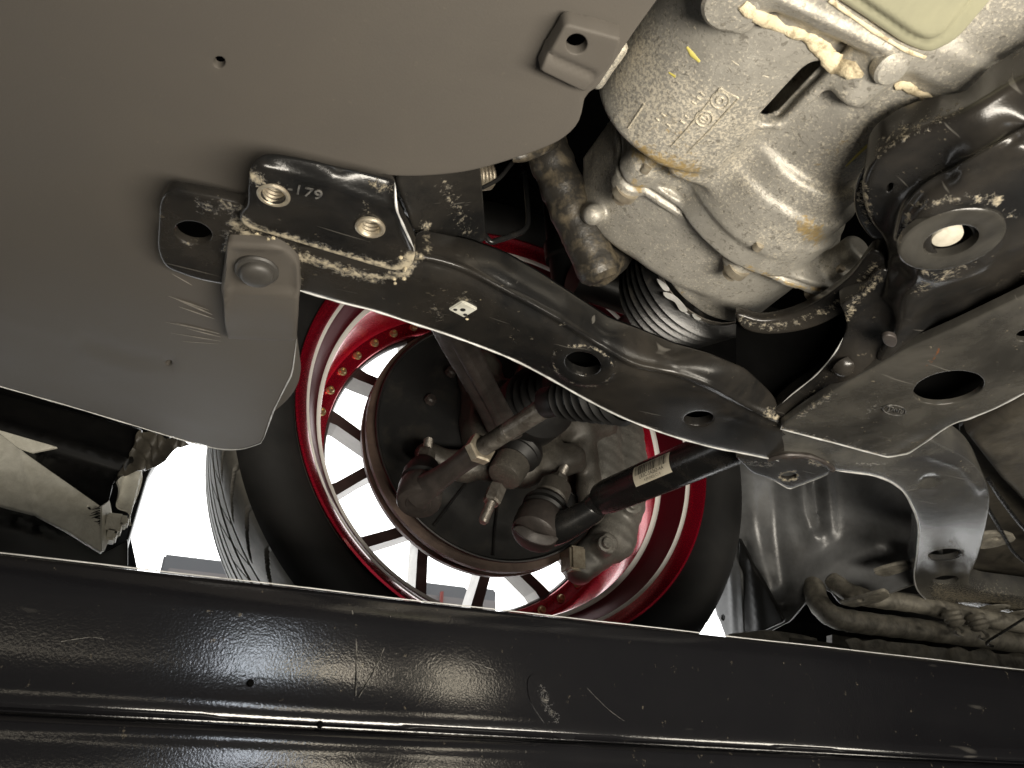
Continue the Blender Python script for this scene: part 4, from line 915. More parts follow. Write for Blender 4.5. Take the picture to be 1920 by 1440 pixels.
# squeezed out sealant along the joint to the engine
def bead(pts, rad, name='sealant_bead'):
    P = march_many(pts, 0.0006)
    return tube(name, P, rad, 'sealant', gb, 12, 5, lambda s, i: 1 + 0.14 * math.sin(i * 0.9) + 0.08 * math.sin(i * 2.3), 0.5)
bead([(1392, 8), (1415, 28), (1450, 44), (1490, 62), (1515, 72), (1540, 96), (1565, 118), (1590, 130), (1618, 142)], [0.0022, 0.0032, 0.0030, 0.0026, 0.0024, 0.0032, 0.0044, 0.0040, 0.0012])
bead([(1678, 164), (1695, 160), (1715, 172), (1735, 182), (1752, 198)], [0.0018, 0.0028, 0.0020, 0.0022, 0.0016])
bead([(1515, 66), (1530, 74), (1552, 92), (1570, 104)], [0.0010, 0.0018, 0.0020, 0.0010])
# sump pan with its rolled rim
pano = rounded([(1395, -100, 4), (1560, -4, 30), (1700, 88, 24), (1742, 104, 26), (1795, 78, 26), (1880, -22, 20), (1960, -130, 4)], 20)
pin = rounded([(1480, -100, 4), (1610, -8, 30), (1705, 58, 24), (1738, 74, 24), (1770, 60, 24), (1835, -25, 20), (1880, -130, 4)], 20)
psheet('sump_pan', pano, plane_z(.2880), 'pan', gb, step=9, curl=0.003, skirt=0.006, bumps=[plateau(pin, 9, 0.0035), ridge(pin, 7, -0.0012, True), ridge(spl([(1560, 4), (1700, 88), (1742, 100), (1790, 76), (1860, -5)], 5), 6, 0.0009)])
bead([(1555, 0), (1600, 32), (1650, 66), (1700, 95), (1735, 108)], [0.0009] * 5, 'pan_sealant')
lathe('drain_plug', march(1670, 128, 0.0), (0.1, -0.2, -1), [(-0.004, 0.0078), (0.001, 0.0078), (0.0022, 0.0066), (0.0026, 0.004), (0.0026, 0)], 'cast', gb, 24)
lathe('round_boss', march(1370, 10, 0.0), (-0.15, 0.1, -1), [(-0.006, 0.0125), (0.0005, 0.0120), (0.0018, 0.0105), (0.002, 0)], 'cast', gb, 28)
# raised casting frames and discs
MT['castlight'] = mat_cast('cast_relief', base=(0.42, 0.39, 0.32), light=(0.60, 0.54, 0.42))
def relief(pts, r=0.0006, nm='casting_mark'): return tube(nm, march_many(pts), r, 'castlight', gb, 6, 0)
relief([(1178, 240), (1208, 195)]); relief([(1258, 275), (1290, 240), (1350, 165)]); relief([(1290, 285), (1330, 245), (1385, 185)]); relief([(1350, 165), (1385, 185)])
for cx, cy, r in ((1350, 188, 17), (1320, 222, 16), (1320, 222, 8), (1350, 188, 7)):
    relief([tuple(p) for p in np.r_[ell(cx, cy, r, r * 0.92, 0, 18), ell(cx, cy, r, r, 0, 18)[:1]]], 0.0005)
relief([(1312, 218), (1326, 228)], 0.0005)
for i, (x, y) in enumerate([(1298, 190), (1306, 182), (1314, 174), (1230, 222), (1240, 212), (1250, 232), (1276, 226), (1284, 216)]): relief([(x, y), (x + 7, y + 6)], 0.0005)
relief([(1300, 50), (1380, 120), (1440, 145), (1490, 150)], 0.0004)
# yellow paint pen strokes
def stroke(pts, r): return tube('paint_stroke', march_many(pts), r, 'yellow', gb, 6, 0, None, 0.35)
stroke([(1655, 245), (1632, 268), (1608, 290), (1586, 312)], [0.0008, 0.0010, 0.0009, 0.0005])
stroke([(1288, 88), (1298, 102), (1312, 116)], [0.0006, 0.0012, 0.0006])
stroke([(1254, 136), (1266, 144)], [0.0004, 0.0008])

# ---- drive shaft with its ribbed boot
ds = thing('drive_shaft', 'drive shaft with shiny black ribbed rubber boot below the gearbox', 'drive shaft')
p0 = np.array([0.3200, 0.366, 0.3580]); p1 = WC + np.array([0, 0.02, 0.0]); dd = p1 - p0; dd /= np.linalg.norm(dd)
pr = [(-0.012, 0.0440), (0.000, 0.0445), (0.003, 0.0455)]
for k in range(6):
    rr = 0.0560 - 0.0020 * k; q = 0.004 + k * 0.0100
    pr += [(q, rr - 0.008), (q + 0.0022, rr - 0.0025), (q + 0.0040, rr), (q + 0.0060, rr - 0.0015), (q + 0.0080, rr - 0.008)]
pr += [(0.070, 0.032), (0.078, 0.022), (0.090, 0.019), (0.092, 0.0145)]
lathe('inner_boot', p0, dd, pr, 'boot', ds, 72, cap=False, sharp=70)
lathe('boot_clamp', p0, dd, [(0.0, 0.0458), (0.0002, 0.0466), (0.0042, 0.0466), (0.0044, 0.0458)], 'steel', ds, 72, cap=False)
lathe('shaft', p0, dd, [(0.05, 0.0145), (0.30, 0.0145)], 'rustiron', ds, 32)
pr = [(0.25, 0.0150), (0.26, 0.019), (0.27, 0.021)]
for k in range(5):
    rr = 0.026 + 0.004 * k; q = 0.272 + k * 0.012; pr += [(q, rr - 0.004), (q + 0.004, rr), (q + 0.008, rr - 0.004)]
pr += [(0.335, 0.042), (0.36, 0.043), (0.40, 0.03)]
lathe('outer_boot', p0, dd, pr, 'rubber', ds, 48, cap=False)
for k in range(10):
    a = rng.uniform(3.4, 5.8); q = rng.choice([0.0094, 0.0179, 0.0264]); 
# flaked remains of pale tape on the first rib
MT['flake'] = mat_simple('pale_flaking_film', (0.40, 0.40, 0.39), (0.25, 0.25, 0.24), 0.4, 0, 90, 0.3)
for pts in ([(1232, 522), (1248, 532), (1256, 545), (1246, 544), (1238, 534)], [(1244, 548), (1262, 552), (1280, 568), (1290, 584), (1276, 582), (1266, 566), (1250, 558)], [(1298, 588), (1310, 592), (1316, 600), (1304, 598)]):
    c0 = np.mean(pts, 0); psheet('film_flake', spl(pts, 3, True), tps([(x, y, 0.366 + 0.0001 * (x - 1240), 'y') for x, y in pts]), 'flake', ds, step=5, skirt=0.0004)

# ================================================================== SUSPENSION
# dust shield: dark dished plate inboard of the disc, cut away behind the caliper
sh = thing('dust_shield', 'black sheet metal dust shield in front of the brake disc', 'dust shield')
a = np.linspace(R(52), R(318), 90)
op = [(0.157 * math.cos(t), 0.157 * math.sin(t)) for t in a]
op += [(0.128, -0.090), (0.122, -0.075), (0.105, -0.062), (0.075, -0.05), (0.03, -0.047), (0.0, -0.052)]
ip = [(0.05 * math.cos(t), 0.05 * math.sin(t)) for t in np.linspace(R(270), R(60), 30)]
pl = [np.array(p) for p in op + ip]
vs = []; fs = []
def shz(x, z):
    r = math.hypot(x, z); return 0.063 - 0.010 * max(0, 1 - (r / 0.12) ** 2)
from mathutils.geometry import tessellate_polygon
P2 = resample(np.array(pl), 0.006)
gx, gz = np.meshgrid(np.arange(-.16, .16, .008), np.arange(-.16, .16, .008)); G = np.c_[gx.ravel(), gz.ravel()]; G = G[inside(P2, G) & (dist_poly(P2, G) > .004)]
q = np.r_[P2, G]; rr = delaunay_2d_cdt([Vector((float(x), float(z))) for x, z in q], [(i, (i + 1) % len(P2)) for i in range(len(P2))], [], 0, 1e-6)
qv = np.array([tuple(v) for v in rr[0]]); T = np.array([f for f in rr[2] if len(f) == 3]); T = T[inside(P2, qv[T].mean(1))]
vs = [WC + np.array([x, shz(x, z), z]) for x, z in qv]
fs = [tuple(t) for t in T]; nb = len(qv)
vs += [v + np.array([0, 0.0014, 0]) for v in vs]; fs += [tuple(int(i) + nb for i in t[::-1]) for t in T]
bl = set()
for t in T:
    for e in ((t[0], t[1]), (t[1], t[2]), (t[2], t[0])): bl.add((int(e[0]), int(e[1])))
fs += [(a_, b_, b_ + nb, a_ + nb) for a_, b_ in bl if (b_, a_) not in bl]
sharp_by_angle(link('plate', mesh_from(vs, fs), 'shield', sh), 40)
rimp = [WC + np.array([x, shz(x, z) - 0.0015, z]) for x, z in op[:90]]
tube('rolled_edge', rimp, 0.0022, 'shield', sh, 8, 0)
tube('rolled_edge', [WC + np.array([x, shz(x, z) - 0.001, z]) for x, z in op[89:]], 0.0016, 'paint', sh, 8, 0)
for an, r0, r1 in ((-122, .05, .15), (-92, .07, .152)):
    d = np.array([math.cos(R(an)), 0, math.sin(R(an))]); tube('pressed_rib', [WC + d * r + np.array([0, shz(d[0] * r, d[2] * r), 0]) for r in np.linspace(r0, r1, 6)], 0.003, 'shield', sh, 8, 0, None, 0.6)

# brake caliper: cast body, two slide bolts
ca = thing('brake_caliper', 'dusty grey cast brake caliper with two hex bolts inside the wheel', 'brake caliper')
def yp(x, y, dy): return vy(x, y, WC[1] + dy)
A1, A2, A3, A4 = yp(1165, 770, .075), yp(1178, 900, .06), yp(1150, 1010, .06), yp(1085, 1065, .065)
def calf(X, Y, Z):
    d = cap(X, Y, Z, A1, A2, 0.026, 0.029); d = smin(d, cap(X, Y, Z, A2, A3, 0.029, 0.026), 0.01); d = smin(d, cap(X, Y, Z, A3, A4, 0.026, 0.020), 0.01)
    d = smin(d, cap(X, Y, Z, yp(1130, 800, .05), yp(1140, 900, .045), 0.022, 0.020), 0.012)
    d = smax(d, (WC[1] + .030) - Y, 0.012)
    # keep outside of the disc
    d = smin(d, cap(X, Y, Z, yp(1183, 948, .05), yp(1135, 1020, .05), 0.017), 0.008)
    for x, y in ((1183, 948), (1135, 1020)): d = smin(d, cyly(X, Y, Z, yp(x, y, .03)[0], yp(x, y, .03)[2], 0.0135, WC[1] + .022, WC[1] + .07, 0.003), 0.006)
    d = smax(d, -cap(X, Y, Z, yp(1150, 960, .028), yp(1120, 1000, .028), 0.006), 0.006)
    d = d + 0.0007 * np.sin(X * 190 + Z * 130) * np.sin(Z * 240)
    return d
lo = np.min([A1, A2, A3, A4], 0) - 0.045; hi = np.max([A1, A2, A3, A4], 0) + 0.045
vv, ff = surface_net(calf, lo, hi, 0.0022); link('body', fast_mesh(vv, ff), 'cast_mid', ca)
for x, y in ((1183, 948), (1135, 1020)):
    lathe('slide_bolt', yp(x, y, .0215), (0, -1, 0), [(-0.004, 0.0098), (0.0008, 0.0098), (0.0016, 0.0088), (0.0018, 0.0066), (0.0070, 0.0064), (0.0078, 0.0054), (0.0078, 0)], 'cast_mid', ca, 18)
box('pad_carrier_end', yp(1075, 1052, .06), (0.022, 0.03, 0.03), 'zinc', ca, bev=0.003)
tube('bleed_pipe', [yp(1105, 700, .05), yp(1118, 770, .045), yp(1128, 795, .042), yp(1150, 800, .042), yp(1170, 780, .045), yp(1165, 740, .05)], 0.0042, 'cast_dull', ca, 10, 6)

# steering knuckle: cast uprights behind the joints
kn = thing('steering_knuckle', 'dark cast steering knuckle behind the ball joints', 'knuckle')
K = lambda x, y, dy: yp(x, y, dy)
def knf(X, Y, Z):
    d = cap(X, Y, Z, K(860, 870, .03), K(980, 880, .02), 0.016, 0.019)
    d = smin(d, cap(X, Y, Z, K(980, 880, .02), K(1070, 860, .02), 0.020, 0.019), 0.012)
    d = smin(d, cap(X, Y, Z, K(800, 850, .03), K(870, 880, .03), 0.013, 0.015), 0.01)
    d = smin(d, cap(X, Y, Z, K(920, 830, .03), K(900, 700, .05), 0.022, 0.03), 0.02)
    d = smin(d, cap(X, Y, Z, K(1000, 790, .04), K(1120, 800, .05), 0.03, 0.028), 0.02)
    d = smin(d, cap(X, Y, Z, K(1085, 740, .03), K(1110, 960, .045), 0.016, 0.016), 0.015)
    d = smin(d, cyly(X, Y, Z, WC[0], WC[2], 0.058, WC[1] + 0.01, WC[1] + .06, 0.01), 0.015)
    return d + 0.0008 * np.sin(X * 170 + Y * 90) * np.sin(Z * 210)
vv, ff = surface_net(knf, (WC[0] - .17, WC[1] - .03, WC[2] - .14), (WC[0] + .15, WC[1] + .11, WC[2] + .16), 0.0026); link('casting', fast_mesh(vv, ff), 'cast_dull', kn)
def stud(name_t, base, tip, rn, rs, parent, mat='zinc'):
    d = np.array(tip) - np.array(base); L = np.linalg.norm(d)
    nut = lathe('hex_nut', base, d, [(0.0, rn), (L * 0.05, rn * 1.04), (L * 0.40, rn * 1.04), (L * 0.45, rn * 0.9), (L * 0.45, rs)], mat, parent, 6, sharp=20)
    pr = [(L * 0.4, rs)]
    k = 0; s = L * 0.45
    while s < L * 0.92: pr += [(s, rs), (s + 0.0007, rs * 0.88), (s + 0.0014, rs)]; s += 0.0014
    pr += [(L * 0.97, rs * 0.8), (L, rs * 0.7), (L, 0)]
    lathe('stud', base, d, pr, mat, nut, 16)
# middle joint with its nut hanging down
bj = thing('ball_joint', 'ball joint with rubber boot and nut, left of the thick tube', 'ball joint')
c0, c1 = K(975, 845, -.012), K(935, 910, -.020)
lathe('boot', c0, c1 - c0, [(-0.012, 0.022), (-0.004, 0.0265), (0.002, 0.027), (0.006, 0.0245), (0.009, 0.0255), (0.014, 0.0225), (0.018, 0.0195)], 'rubber', bj, 40)
lathe('collar', c0, c1 - c0, [(0.016, 0.0175), (0.020, 0.0205), (0.040, 0.0200), (0.044, 0.0185), (0.046, 0.015)], 'cast_dull', bj, 40)
stud('x', c1 + (c1 - c0) * 0.05, K(905, 980, -.026), 0.0098, 0.0054, bj, 'steel')
# right joint, stud upwards
# ---- thick tube link from the subframe to the knuckle
lk = thing('tension_link', 'thick glossy black tubular link with barcode sticker', 'suspension link')
L0, L1 = vy(1450, 800, 0.43), vy(1130, 935, 0.66)
tube('tube', [L0, L0 + (L1 - L0) * 0.3, L0 + (L1 - L0) * 0.6, L1 - (L1 - L0) * 0.06, L1], [0.0180, 0.0182, 0.0182, 0.0180, 0.0165], 'gloss', lk, 40, 0)
L2, L3 = vy(1105, 960, 0.675), vy(1015, 1000, 0.715)
tube('neck', [L1 + (L0 - L1) * 0.04, L1 + (L2 - L1) * 0.5, L2, vy(1050, 990, 0.70), L3], [0.0150, 0.0145, 0.0148, 0.0175, 0.017], 'gloss', lk, 24, 5, None, 0.9)
J = vy(1012, 978, 0.715); ju = K(1050, 895, -.010) - J
lathe('joint_cup', J, ju, [(-0.026, 0.0), (-0.0255, 0.010), (-0.0235, 0.0215), (-0.021, 0.0245), (-0.010, 0.0262), (0.004, 0.0262), (0.010, 0.0235), (0.011, 0.018)], 'rustiron', lk, 44)
lathe('joint_boot', J, ju, [(0.008, 0.0215), (0.013, 0.0255), (0.019, 0.0245), (0.022, 0.0262), (0.028, 0.0235), (0.034, 0.018), (0.036, 0.0135)], 'rubber', lk, 44)
up_ = ju / np.linalg.norm(ju)
lathe('taper_eye', J, ju, [(0.034, 0.0165), (0.038, 0.0192), (0.060, 0.0185), (0.062, 0.0165)], 'cast_dull', lk, 36)
stud('x', J + up_ * 0.061, J + up_ * 0.100, 0.0104, 0.0060, lk, 'steel')
psheet('cap_flange', spl([(962, 990), (985, 1012), (1010, 1022), (1036, 1022), (1058, 998), (1040, 1003), (1008, 998), (980, 985)], 4, True), tps([(962, 990, .700, 'y'), (1010, 1022, .694, 'y'), (1058, 998, .694, 'y'), (1008, 998, .690, 'y')]), 'rustiron', lk, step=5, curl=0.0015, skirt=0.003)
# barcode sticker wrapped on the tube
dL = (L1 - L0) / np.linalg.norm(L1 - L0)
def on_tube(s, ang, r):
    # s metres from L0 towards L1, ang about the axis measured from the side facing the lens
    c = L0 + dL * s; tocam = -c / np.linalg.norm(c); tocam = tocam - dL * (tocam @ dL); tocam /= np.linalg.norm(tocam); side = np.cross(dL, tocam)
    return c + (tocam * math.cos(ang) + side * math.sin(ang)) * r
def px_to_s(px, py):
    best = None
    for s in np.linspace(0, 0.3, 600):
        q = to_px([L0 + dL * s])[0]; e = (q[0] - px) ** 2 + (q[1] - py) ** 2
        if best is None or e < best[0]: best = (e, s)
    return best[1]
s0, s1 = px_to_s(1283, 868), px_to_s(1212, 892)
sd = 1 if to_px([on_tube(s0, 0.6, 0.018)])[0][1] < to_px([on_tube(s0, -0.6, 0.018)])[0][1] else -1
def patch(name, sa, sb, aa, ab, r, mat, n=8, m=10, par=None):
    vs = [on_tube(sa + (sb - sa) * i / n, sd * (aa + (ab - aa) * j / m), r) for i in range(n + 1) for j in range(m + 1)]
    fs = [(i * (m + 1) + j, (i + 1) * (m + 1) + j, (i + 1) * (m + 1) + j + 1, i * (m + 1) + j + 1) for i in range(n) for j in range(m)]
    return link(name, mesh_from(vs, fs), mat, par or lk)
stk = patch('sticker', s0, s1, -0.12, 0.98, 0.01845, 'label')
x = s0 + 0.004
while x < s1 - 0.004:
    w = random.choice([0.0004, 0.0006, 0.0010, 0.0015]); patch('barcode_bar', x, x + w, 0.42, 0.92, 0.01855, 'ink', 1, 6, stk); x += w + random.choice([0.0005, 0.0007, 0.0011])
def tube_text(s_, body, size, ang):
    me = TXT[body]
    for v in me.vertices: v.co = V(on_tube(s_ - v.co.x, sd * (ang + v.co.y / 0.018), 0.01856))
    return link('label_print', me, 'ink', stk, False)
tube_text((s0 + s1) / 2, 'LR3C-3A262-AA', 0.0050, 0.28); tube_text((s0 + s1) / 2, '4 JM.(NO) C1 9', 0.0036, 0.05)

# ---- steering tie rod
tr = thing('tie_rod', 'rusty steering tie rod with threaded adjuster and ball end', 'tie rod')
T0, T1, T2, T3 = vy(1130, 735, 0.47), vy(1040, 752, 0.52), vy(900, 842, 0.62), vy(785, 925, 0.705)
dt = T3 - T0; dt /= np.linalg.norm(dt)
pr = []
for k in range(7): pr += [(k * 0.010, 0.026 - k * 0.0018), (k * 0.010 + 0.004, 0.0295 - k * 0.0019), (k * 0.010 + 0.0075, 0.026 - k * 0.002)]
pr += [(0.071, 0.0145), (0.074, 0.0135), (0.086, 0.0132), (0.088, 0.010)]
bb = T1 - (T1 - T0) / np.linalg.norm(T1 - T0) * 0.075
lathe('rack_boot', bb, T1 - T0, pr, 'rubber', tr, 48, cap=False, sharp=70)
tube('rod', [T1, T1 + (T2 - T1) * 0.5, T1 + (T2 - T1) * 0.62], [0.0092, 0.0088, 0.0084], 'steel', tr, 24, 0)
d2 = T2 - T1; L = np.linalg.norm(d2); pr = []; s = L * 0.58
while s < L * 1.02: pr += [(s, 0.0087), (s + 0.0008, 0.0077), (s + 0.0016, 0.0087)]; s += 0.0016
lathe('thread', T1, d2, pr, 'steel', tr, 24, sharp=80)
lathe('lock_nut', T2, d2, [(-0.005, 0.0125), (-0.004, 0.0148), (0.004, 0.0148), (0.005, 0.0125)], 'zinc', tr, 6, sharp=20)
tube('rod_end_shank', [T2 + dt * 0.004, T2 + (T3 - T2) * 0.35, T2 + (T3 - T2) * 0.7, T3], [0.0118, 0.0105, 0.0122, 0.0175], 'rustiron', tr, 24, 5)
Jt = vy(788, 920, 0.708); jt = K(808, 800, -.005) - Jt; jt /= np.linalg.norm(jt)
lathe('ball_cup', Jt, jt, [(-0.0190, 0.0), (-0.0190, 0.0120), (-0.0182, 0.0128), (-0.0188, 0.0165), (-0.0178, 0.0205), (-0.014, 0.0225), (0.004, 0.0225), (0.010, 0.0205), (0.011, 0.017)], 'rustiron', tr, 44)
lathe('joint_boot', Jt, jt, [(0.010, 0.0190), (0.014, 0.0215), (0.024, 0.0205), (0.034, 0.0165), (0.040, 0.0125)], 'rubber', tr, 40)
stud('x', Jt + jt * 0.040, Jt + jt * 0.078, 0.0098, 0.0052, tr, 'steel')

# ---- flat brown link coming down from behind the arm
fk = thing('lateral_link', 'brown flat bar link running down behind the subframe arm', 'suspension link')
tube('bar', [vy(838, 600, 0.50), vy(868, 660, 0.56), vy(905, 730, 0.63), vy(950, 815, 0.715)], [0.0165, 0.0168, 0.0165, 0.019], 'rustiron', fk, 24, 5, None, 0.45, 30)
tube('rib', [vy(852, 630, 0.525), vy(915, 748, 0.640), vy(940, 800, 0.69)], [0.006, 0.006, 0.006], 'rustiron', fk, 12, 4)
# shock absorber lower end and coil thread seen beyond
dm = thing('damper', 'threaded damper leg standing behind the tie rod', 'damper')
D0, D1 = yp(985, 690, .0), yp(952, 775, .01)
dmd = D1 - D0; L = np.linalg.norm(dmd); pr = []; s = -0.10
while s < L: pr += [(s, 0.010), (s + 0.0016, 0.0085), (s + 0.0032, 0.010)]; s += 0.0032
lathe('threaded_body', D0, dmd, pr, 'steel', dm, 24, sharp=80)
box('bracket', yp(1000, 725, .01), (0.03, 0.02, 0.045), 'cast_dull', dm, bev=0.005)
for x, y in ((843, 700), (805, 752)): lathe('fixing_bolt', yp(x, y, .058), (0.2, -1, 0.3), [(0, 0.0075), (0.006, 0.007), (0.008, 0.005), (0.008, 0)], 'rustiron', dm, 8)
for x, y in ((1005, 735), (1075, 770), (1030, 760)): lathe('fixing_bolt', yp(x, y, -.005), (0.2, -1, 0.3), [(0, 0.0095), (0.008, 0.009), (0.010, 0.006), (0.010, 0)], 'steel', dm, 8)

# ================================================================== RIGHT: ARCH LINER, SILL, PIPES
ln = thing('wheel_arch_liner', 'wavy grey wheel arch liner behind the tyre', 'arch liner')
lo_ = np.array([tuple(p) for p in spl([(1352, 800), (1364, 860), (1376, 920), (1376, 1000), (1362, 1060), (1340, 1135), (1348, 1165), (1362, 1190)], 4)] + [(1440, 1186), (1480, 1166), (1520, 1120), (1540, 1105), (1556, 1110), (1572, 1132), (1620, 1130), (1700, 1100), (1760, 1080), (1760, 800)])
psheet('panel', lo_, tps([(1352, 800, .70, 'x'), (1376, 1000, .715, 'x'), (1340, 1135, .73, 'x'), (1362, 1190, .74, 'x'), (1450, 1000, .755, 'x'), (1450, 900, .75, 'x'), (1500, 1100, .79, 'x'), (1550, 950, .80, 'x'), (1600, 1100, .83, 'x'), (1650, 900, .84, 'x'), (1760, 1000, .87, 'x'), (1760, 820, .85, 'x')]), 'liner', ln, step=9, curl=0.004, skirt=0.01,
       bumps=[ridge([(1400, 880), (1412, 960), (1425, 1060), (1450, 1140)], 16, 0.006), ridge([(1450, 900), (1455, 1000), (1470, 1100)], 14, -0.006), ridge([(1500, 880), (1508, 960), (1530, 1010)], 14, 0.007), ridge([(1550, 880), (1560, 1000)], 10, 0.004), ridge([(1525, 900), (1535, 990)], 8, -0.006), ridge([(1395, 1020), (1402, 1060), (1420, 1110)], 9, -0.010), ridge([(1440, 1150), (1500, 1110), (1560, 1060), (1640, 1020)], 22, 0.006)])
psheet('lower_flap', [(1346, 1062), (1366, 1010), (1390, 1075), (1396, 1186), (1362, 1202), (1338, 1136)], tps([(1346, 1062, .712, 'x'), (1366, 1010, .712, 'x'), (1396, 1186, .735, 'x'), (1338, 1136, .722, 'x')]), 'liner', ln, holes=[ell(1356, 1158, 3.5, 6)], step=6, curl=0.002, skirt=0.006, bumps=[ridge([(1372, 1070), (1376, 1190)], 4, 0.002)])
psheet('dark_pocket', [(1385, 1010), (1430, 1090), (1470, 1165), (1420, 1188), (1392, 1186), (1384, 1080)], tps([(1385, 1010, .716, 'x'), (1470, 1165, .75, 'x'), (1392, 1186, .735, 'x')]), 'blackplastic', ln, step=9, curl=0.002, skirt=0.004, bumps=[ridge([(1410, 1050), (1425, 1180)], 6, 0.003)])
psheet('fixing_tab', rounded([(1572, 1133), (1660, 1108), (1672, 1118), (1650, 1130), (1600, 1140)], 5), tps([(1572, 1133, .235), (1660, 1108, .24), (1672, 1118, .24), (1600, 1140, .235)]), 'dusty', ln, holes=[ell(1614, 1126, 7, 3)], step=5, curl=0.001, skirt=0.003)

# floor pan behind the rear leg
fp = thing('floor_pan', 'dusty dark floor pan of the car at the right edge', 'floor pan')
psheet('panel', [(1800, 800), (2100, 600), (2100, 1130), (1840, 1112), (1815, 1060)], tps([(1700, 760, .34), (2100, 600, .36), (2100, 1130, .30), (1840, 1110, .29), (1600, 1010, .33)]), 'dusty_dark', fp, step=12, curl=0, skirt=0.003,
       bumps=[ridge([(1850, 1040), (2000, 1085)], 14, 0.006), ridge([(1880, 800), (1990, 960)], 18, 0.010)])
psheet('side_beam', [(1815, 822), (1900, 770), (2100, 650), (2100, 1100), (1960, 985), (1880, 905)], tps([(1815, 822, .295), (2100, 650, .30), (2100, 1100, .285), (1880, 905, .29)]), 'dusty_dark', fp, step=12, curl=0.008, skirt=0.03)
psheet('fixing_tab', spl([(1838, 1005), (1880, 1000), (1905, 1009), (1890, 1020), (1850, 1030), (1832, 1026)], 4, True), tps([(1838, 1005, .265), (1905, 1009, .268), (1850, 1030, .262)]), 'dusty', fp, holes=[ell(1868, 1010, 8, 3)], step=5, curl=0.001, skirt=0.003)
psheet('fixing_tab', spl([(1640, 1072), (1700, 1056), (1705, 1068), (1660, 1082)], 4, True), tps([(1640, 1072, .262), (1705, 1060, .266), (1660, 1082, .260)]), 'dusty', fp, step=5, curl=0.001, skirt=0.003)
wl = thing('wiring_lead', 'thin black lead hanging along the floor pan at right', 'wire')
tube('lead', [hz(x, y, z) for x, y, z in [(1853, 898, .275), (1880, 940, .272), (1930, 1000, .268), (2000, 1050, .266)]], 0.0022, 'gloss', wl, 8, 6)
tube('lead', [hz(x, y, z) for x, y, z in [(1850, 950, .272), (1880, 1000, .268), (1905, 1040, .264), (1960, 1080, .262)]], 0.0020, 'gloss', wl, 8, 6)

# pipes and clips
def pipe(name, label, pts, r, y0):
    t = thing(name, label, 'pipe'); tube('pipe', [vy(x, y, yy) for x, y, yy in pts], r, 'dusty', t, 20, 7, lambda s, i: 1 + 0.03 * math.sin(i * 2.1)); return t
pipe('brake_pipe', 'upper fat dusty pipe running along the sill', [(1560, 1085, .78), (1590, 1110, .765), (1640, 1122, .75), (1720, 1132, .74), (1800, 1150, .735), (1900, 1168, .73), (2050, 1195, .73)], 0.0125, 0)
pipe('fuel_pipe', 'lower fat dusty pipe curving down behind the liner', [(1527, 1095, .80), (1532, 1125, .79), (1560, 1155, .78), (1620, 1168, .77), (1720, 1180, .765), (1830, 1194, .76), (2050, 1225, .76)], 0.0145, 0)
for k, (x, y) in enumerate(((1790, 1172), (1835, 1180))):
    t = thing('pipe_clip', ['left of two coiled dusty clips on the upper pipe', 'right of two coiled dusty clips on the upper pipe'][k], 'clip')
    c = vy(x, y, .715)
    lathe('ribbed_body', c + np.array([0, 0, 0.014]), (0.1, -0.15, -1), [(-0.004, 0.012), (0.0, 0.0135), (0.003, 0.0115), (0.006, 0.0130), (0.009, 0.0105), (0.012, 0.0120), (0.015, 0.0085), (0.017, 0.0)], 'dusty', t, 20)
    tube('hook', [c + np.array([0.004, -0.002, 0.0]), c + np.array([0.007, -0.005, -0.008]), c + np.array([0.000, -0.006, -0.014]), c + np.array([-0.010, -0.006, -0.011])], 0.0026, 'dusty', t, 8, 5)
hk = thing('hook_wire', 'thin black wire crossing the pipes at far right', 'wire')
tube('wire', [vy(x, y, .70) for x, y in [(1920, 1160), (1880, 1185), (1850, 1205), (1862, 1212)]], 0.0018, 'gloss', hk, 8, 5)

# sill with torn pinch weld
sl = thing('sill', 'dusty torn sill seam along the edge of the lift runway', 'sill')
psheet('front_block', rounded([(1362, 1186, 8), (1440, 1178, 6), (1500, 1186, 6), (1540, 1196, 6), (1500, 1206, 4), (1400, 1212, 6), (1366, 1208, 6)], 5), tps([(1362, 1186, .80, 'y'), (1540, 1196, .80, 'y'), (1400, 1212, .79, 'y')]), 'dusty', sl, step=7, curl=0.004, skirt=0.03)
psheet('front_face', [(1366, 1212), (1480, 1196), (1482, 1226), (1376, 1222)], tps([(1366, 1212, .785, 'y'), (1480, 1196, .785, 'y'), (1482, 1226, .785, 'y')]), 'dusty', sl, step=7, curl=0.001, skirt=0.02)
psheet('side_face', [(1484, 1195), (1580, 1208), (1580, 1240), (1486, 1228)], tps([(1484, 1195, .786, 'y'), (1580, 1208, .80, 'y'), (1580, 1240, .80, 'y'), (1486, 1228, .786, 'y')]), 'dusty_dark', sl, step=7, curl=0.001, skirt=0.02)
psheet('inner_face', [(1560, 1190), (2080, 1262), (2080, 1300), (1560, 1250)], plane_y(.815), 'dusty_dark', sl, step=14, skirt=0.01)
jag = [(1585, 1200)]
for x in range(1600, 2080, 22): jag.append((x, 1196 + (x - 1585) * 0.100 + rng.uniform(-7, 3)))
lowj = [(x, 1216 + (x - 1585) * 0.113 + rng.uniform(-5, 12)) for x in range(2070, 1585, -26)]
psheet('torn_seam', np.array(jag + lowj), plane_y(.775), 'dusty', sl, step=6, curl=0, skirt=0.0015, bumps=[lambda q: 0.004 * np.sin(q[:, 0] / 9.0) * np.sin(q[:, 0] / 23.0)])
psheet('bent_flap', [(1800, 1268), (1822, 1236), (1850, 1240), (1868, 1262)], plane_y(.765), 'dusty', sl, step=6, skirt=0.002)

